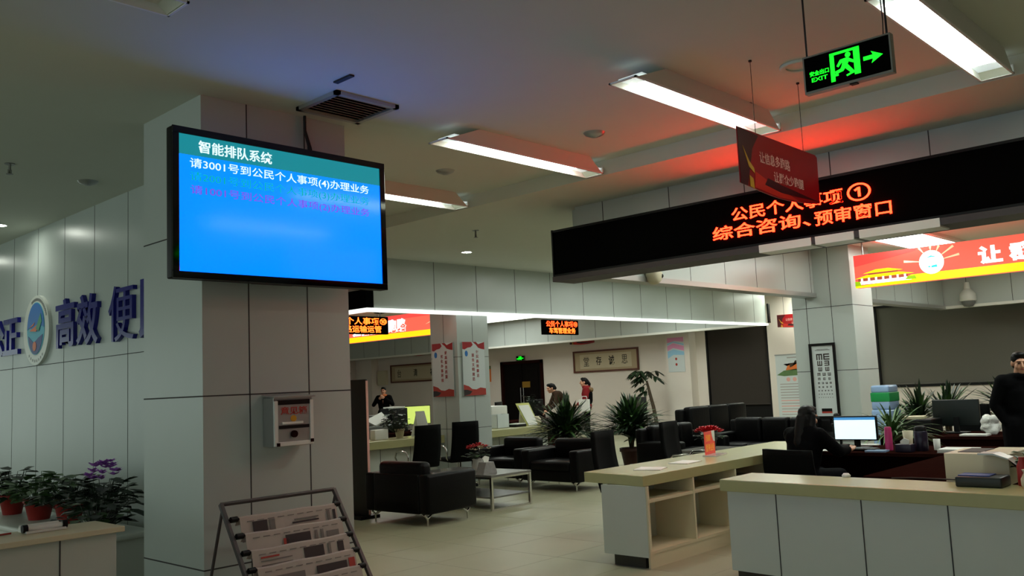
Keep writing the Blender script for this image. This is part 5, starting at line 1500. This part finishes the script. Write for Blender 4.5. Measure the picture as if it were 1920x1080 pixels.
def person(label, J, rz, loc, clothes, hair, skirt=None, yaw=0.0, pitch=0.0, voxel=.009, hands=True):
    t = thing('person', label, 'person', (0, 0, 0))
    j = dict(J0)
    j.update(J)
    j = {k: Vector(v) for k, v in j.items()}
    Rh = Matrix.Rotation(yaw, 3, 'Z') @ Matrix.Rotation(pitch, 3, 'X')
    h = j['head']
    b = MB()
    cone(b, j['pelvis'] + Vector((-.06, 0, 0)), .105, j['pelvis'] + Vector((.06, 0, 0)), .105)
    cone(b, j['pelvis'], .12, j['waist'], .105)
    cone(b, j['waist'], .11, j['chest'], .12)
    cone(b, j['chest'] + (j['shR'] - j['chest']) * .55, .095, j['chest'] + (j['shL'] - j['chest']) * .55, .095)
    cone(b, j['shR'], .06, j['shL'], .06)
    cone(b, j['neck'] - (h - j['neck']) * .2, .058, h, .05)
    for s in 'RL':
        cone(b, j['sh' + s], .056, j['el' + s], .042)
        cone(b, j['el' + s], .043, j['wr' + s], .028)
        cone(b, j['hip' + s], .092, j['kn' + s], .058)
        cone(b, j['kn' + s], .060, j['an' + s], .038)
        a = j['an' + s]
        sh = (j['an' + s] - j['kn' + s]).normalized()
        cone(b, a + Vector((0, .03, -.045)), .038, a + Vector((0, -.14, -.052)), .03)
        if hands:
            hand(b, j['wr' + s], j['el' + s], Vector((0.75 if s == 'R' else -0.75, -.6, 0.1)))
    hb = lambda x, y, z: h + Rh @ Vector((x, y, z))
    b.ball(h + Rh @ Vector((0, .012, .03)), (.074, .09, .092), 18, Rh)
    b.ball(h + Rh @ Vector((0, -.02, -.03)), (.058, .068, .085), 16, Rh)
    b.ball(h + Rh @ Vector((0, -.055, -.085)), (.032, .028, .028), 12, Rh)
    cone(b, hb(0, -.088, .018), .012, hb(0, -.108, -.022), .016, 10)
    for s in (-1, 1):
        b.ball(hb(s * .076, .01, 0), (.012, .024, .034), 10, Rh)
        b.ball(hb(s * .04, -.062, -.02), (.028, .026, .03), 10, Rh)
    cone(b, hb(-.045, -.078, .036), .014, hb(.045, -.078, .036), .014, 8)
    solid(b, 'body', 'skin', t, voxel, 3)
    for s in (-1, 1):
        MB().ball(hb(s * .031, -.083, .012), (.013, .008, .007), 10, Rh).build('eye', 'hair', t)
        MB().obox(hb(s * .033, -.093, .034), (.018, .004, .003), Rh).build('eyebrow', 'hair', t)
    MB().ball(hb(0, -.088, -.052), (.024, .008, .006), 10, Rh).build('mouth', 'lip', t)
    hm = MB()
    hm.ball(hb(0, .022, .048), (.084, .096, .085), 16, Rh)
    hm.ball(hb(0, .05, .0), (.080, .066, .08), 14, Rh)
    if hair == 'short':
        hm.ball(hb(0, -.03, .10), (.062, .055, .035), 12, Rh)
    elif hair == 'long':
        hm.ball(hb(0, -.035, .095), (.066, .055, .04), 12, Rh)
        for s in (-1, 1):
            cone(hm, hb(s * .07, .02, .02), .034, hb(s * .085, .05, -.19), .04)
        cone(hm, hb(0, .07, -.02), .075, hb(0, .085, -.26), .085)
    elif hair == 'tail':
        hm.ball(hb(0, -.03, .098), (.064, .055, .038), 12, Rh)
        cone(hm, hb(0, .09, .04), .045, hb(0, .15, -.05), .04)
        cone(hm, hb(0, .15, -.05), .04, hb(0, .13, -.2), .022)
    elif hair == 'scarf':
        hm.ball(hb(0, -.03, .10), (.07, .06, .036), 12, Rh)
        cone(hm, hb(0, .08, .05), .06, hb(0, .12, -.02), .05)
    solid(hm, 'hair', 'hair', t, .008, 2)
    for nm, m, parts, vx in clothes:
        c = MB()
        if 'torso' in parts:
            cone(c, j['pelvis'] + Vector((-.07, 0, .0)), .125, j['pelvis'] + Vector((.07, 0, .0)), .125)
            cone(c, j['pelvis'], .145, j['waist'], .13)
            cone(c, j['waist'] + Vector((-.05, 0, 0)), .125, j['chest'] + Vector((-.06, 0, 0)), .13)
            cone(c, j['waist'] + Vector((.05, 0, 0)), .125, j['chest'] + Vector((.06, 0, 0)), .13)
            cone(c, j['chest'] + (j['shR'] - j['chest']) * .6, .115, j['chest'] + (j['shL'] - j['chest']) * .6, .115)
            cone(c, j['shR'], .078, j['shL'], .078)
            cone(c, j['chest'] + Vector((0, 0, .05)), .09, j['neck'] - Vector((0, 0, .02)), .078)
        if 'coat' in parts:
            for s in 'RL':
                cone(c, j['hip' + s], .135, j['hip' + s] + (j['kn' + s] - j['hip' + s]) * .55, .13)
        if 'arms' in parts:
            for s in 'RL':
                cone(c, j['sh' + s], .078, j['el' + s], .062)
                cone(c, j['el' + s], .062, j['wr' + s] + (j['el' + s] - j['wr' + s]) * .06, .047)
        if 'legs' in parts:
            cone(c, j['hipR'], .115, j['hipL'], .115)
            for s in 'RL':
                cone(c, j['hip' + s], .108, j['kn' + s], .078)
                cone(c, j['kn' + s], .078, j['an' + s], .06)
        if 'shoes' in parts:
            for s in 'RL':
                a = j['an' + s]
                cone(c, a + Vector((0, .03, -.042)), .046, a + Vector((0, -.15, -.05)), .038)
                c.box(a.x - .045, a.x + .045, a.y - .18, a.y + .075, a.z - .085, a.z - .055)
        if 'collar' in parts:
            n = j['neck']
            for k in range(10):
                a = 2 * math.pi * k / 10
                a2 = 2 * math.pi * (k + 1) / 10
                cone(c, n + Vector((.085 * math.cos(a), .085 * math.sin(a), .0)), .038, n + Vector((.085 * math.cos(a2), .085 * math.sin(a2), .0)), .038, 8)
        if 'hood' in parts:
            n = j['neck'] + Vector((0, .10, -.03))
            for k in range(9):
                a = math.pi * k / 8
                cone(c, n + Vector((.15 * math.cos(a), .06 * math.sin(a) - .02, -.02 - .05 * math.sin(a))), .05, n + Vector((.12 * math.cos(a), .05 * math.sin(a), -.03)), .045, 8)
        if 'front' in parts:
            c.ball((j['chest'] + j['waist']) / 2 + Vector((0, -.098, .0)), (.075, .06, .2), 14)
        if 'vest' in parts:
            cone(c, j['waist'] + Vector((-.05, .03, 0)), .14, j['chest'] + Vector((-.05, .03, .0)), .145)
            cone(c, j['waist'] + Vector((.05, .03, 0)), .14, j['chest'] + Vector((.05, .03, .0)), .145)
        solid(c, nm, m, t, vx, 3)
    place(t, loc, rz)
    return t

# man at the right picture edge
person('man in a black coat standing at the right picture edge', dict(head=(.0, -.045, 1.585), neck=(0, 0, 1.45), elR=(-.265, .05, 1.14), wrR=(-.19, -.03, .94), elL=(.265, .05, 1.14), wrL=(.19, -.03, .94)),
       math.radians(-50), (10.95, 2.74, 0),
       [('coat', 'cloth_black', ('torso', 'coat', 'arms', 'collar'), .014), ('trousers', 'cloth_navy', ('legs',), .014), ('shoes', 'black', ('shoes',), .01)], 'short', None, math.radians(-12), math.radians(8), .007)
# seated clerk, seen from behind
sit = dict(pelvis=(0, 0, .56), waist=(0, -.03, .70), chest=(0, -.07, .87), neck=(0, -.10, 1.03), head=(0, -.15, 1.13),
           shR=(-.17, -.08, .97), elR=(-.25, -.26, .80), wrR=(-.20, -.48, .80), shL=(.17, -.08, .97), elL=(.27, -.27, .80), wrL=(.24, -.50, .80),
           hipR=(-.1, -.02, .54), knR=(-.12, -.44, .54), anR=(-.13, -.42, .085), hipL=(.1, -.02, .54), knL=(.12, -.44, .54), anL=(.13, -.42, .085))
person('seated person with long black hair in black, back to us, before the lit monitor', sit, math.radians(78), (8.55, 4.17, 0),
       [('jacket', 'cloth_black', ('torso', 'arms', 'collar'), .014), ('trousers', 'cloth_navy', ('legs',), .014), ('shoes', 'black', ('shoes',), .01)], 'long', None, 0, math.radians(10), .008)
# stooping person by the counter
st_ = dict(pelvis=(0, .16, .93), waist=(0, .10, 1.08), chest=(0, -.04, 1.24), neck=(0, -.15, 1.37), head=(0, -.25, 1.47),
           shR=(-.18, -.1, 1.33), elR=(-.24, -.22, 1.06), wrR=(-.18, -.42, .93), shL=(.18, -.1, 1.33), elL=(.24, -.2, 1.06), wrL=(.2, -.4, .92),
           hipR=(-.095, .14, .90), hipL=(.095, .14, .90), knR=(-.1, .06, .49), knL=(.1, .06, .49), anR=(-.105, .12, .085), anL=(.105, .12, .085))
person('person in a brown coat stooping over the desk right of the double door', st_, math.radians(-128), (17.6, 15.0, 0),
       [('coat', 'cloth_brown', ('torso', 'coat', 'arms'), .016), ('scarf', 'cloth_cream', ('front',), .014), ('trousers', 'cloth_navy', ('legs',), .016), ('shoes', 'black', ('shoes',), .012)], 'scarf', None, math.radians(15), math.radians(12), .011)
pg = person('person with a ponytail in a red sleeved jacket holding a white bag', dict(head=(0, -.05, 1.585), elR=(-.24, -.02, 1.12), wrR=(-.2, -.24, 1.0), elL=(.24, -.02, 1.12), wrL=(.2, -.2, .95)),
       math.radians(-140), (18.9, 15.2, 0),
       [('jacket', 'cloth_red', ('torso', 'arms', 'collar'), .016), ('vest', 'cloth_black', ('vest',), .014), ('fur_hood', 'fur', ('hood',), .014), ('trousers', 'cloth_navy', ('legs',), .016), ('shoes', 'black', ('shoes',), .012)], 'tail', None, 0, 0, .011)
hbg = thing('shopping_bag', 'white bag hanging from the arm of the person with the ponytail', 'bag', (18.7, 15.0, 0.8))
MB().obox((18.55, 15.0, 0.98), (0.03, 0.16, 0.16), Matrix.Rotation(0.1, 3, 'Z')).build('bag_body', 'white_plastic', hbg, 0.01)
MB().tube([(18.55, 15.08, 1.13), (18.55, 15.06, 1.22), (18.55, 14.92, 1.22), (18.55, 14.9, 1.13)], 0.008).build('bag_handle', 'white_plastic', hbg)
person('clerk in black with raised hands standing left of the column, before the calligraphy',
       dict(elR=(-.3, -.1, 1.18), wrR=(-.1, -.22, 1.36), elL=(.3, -.1, 1.18), wrL=(.08, -.22, 1.38), head=(0, -.03, 1.59)),
       math.radians(-52), (17.5, 22.1, 0),
       [('jacket', 'cloth_black', ('torso', 'arms'), .016), ('scarf', 'orange_paper', ('collar',), .014), ('trousers', 'cloth_navy', ('legs',), .016), ('shoes', 'black', ('shoes',), .012)], 'short', None, 0, 0, .011)
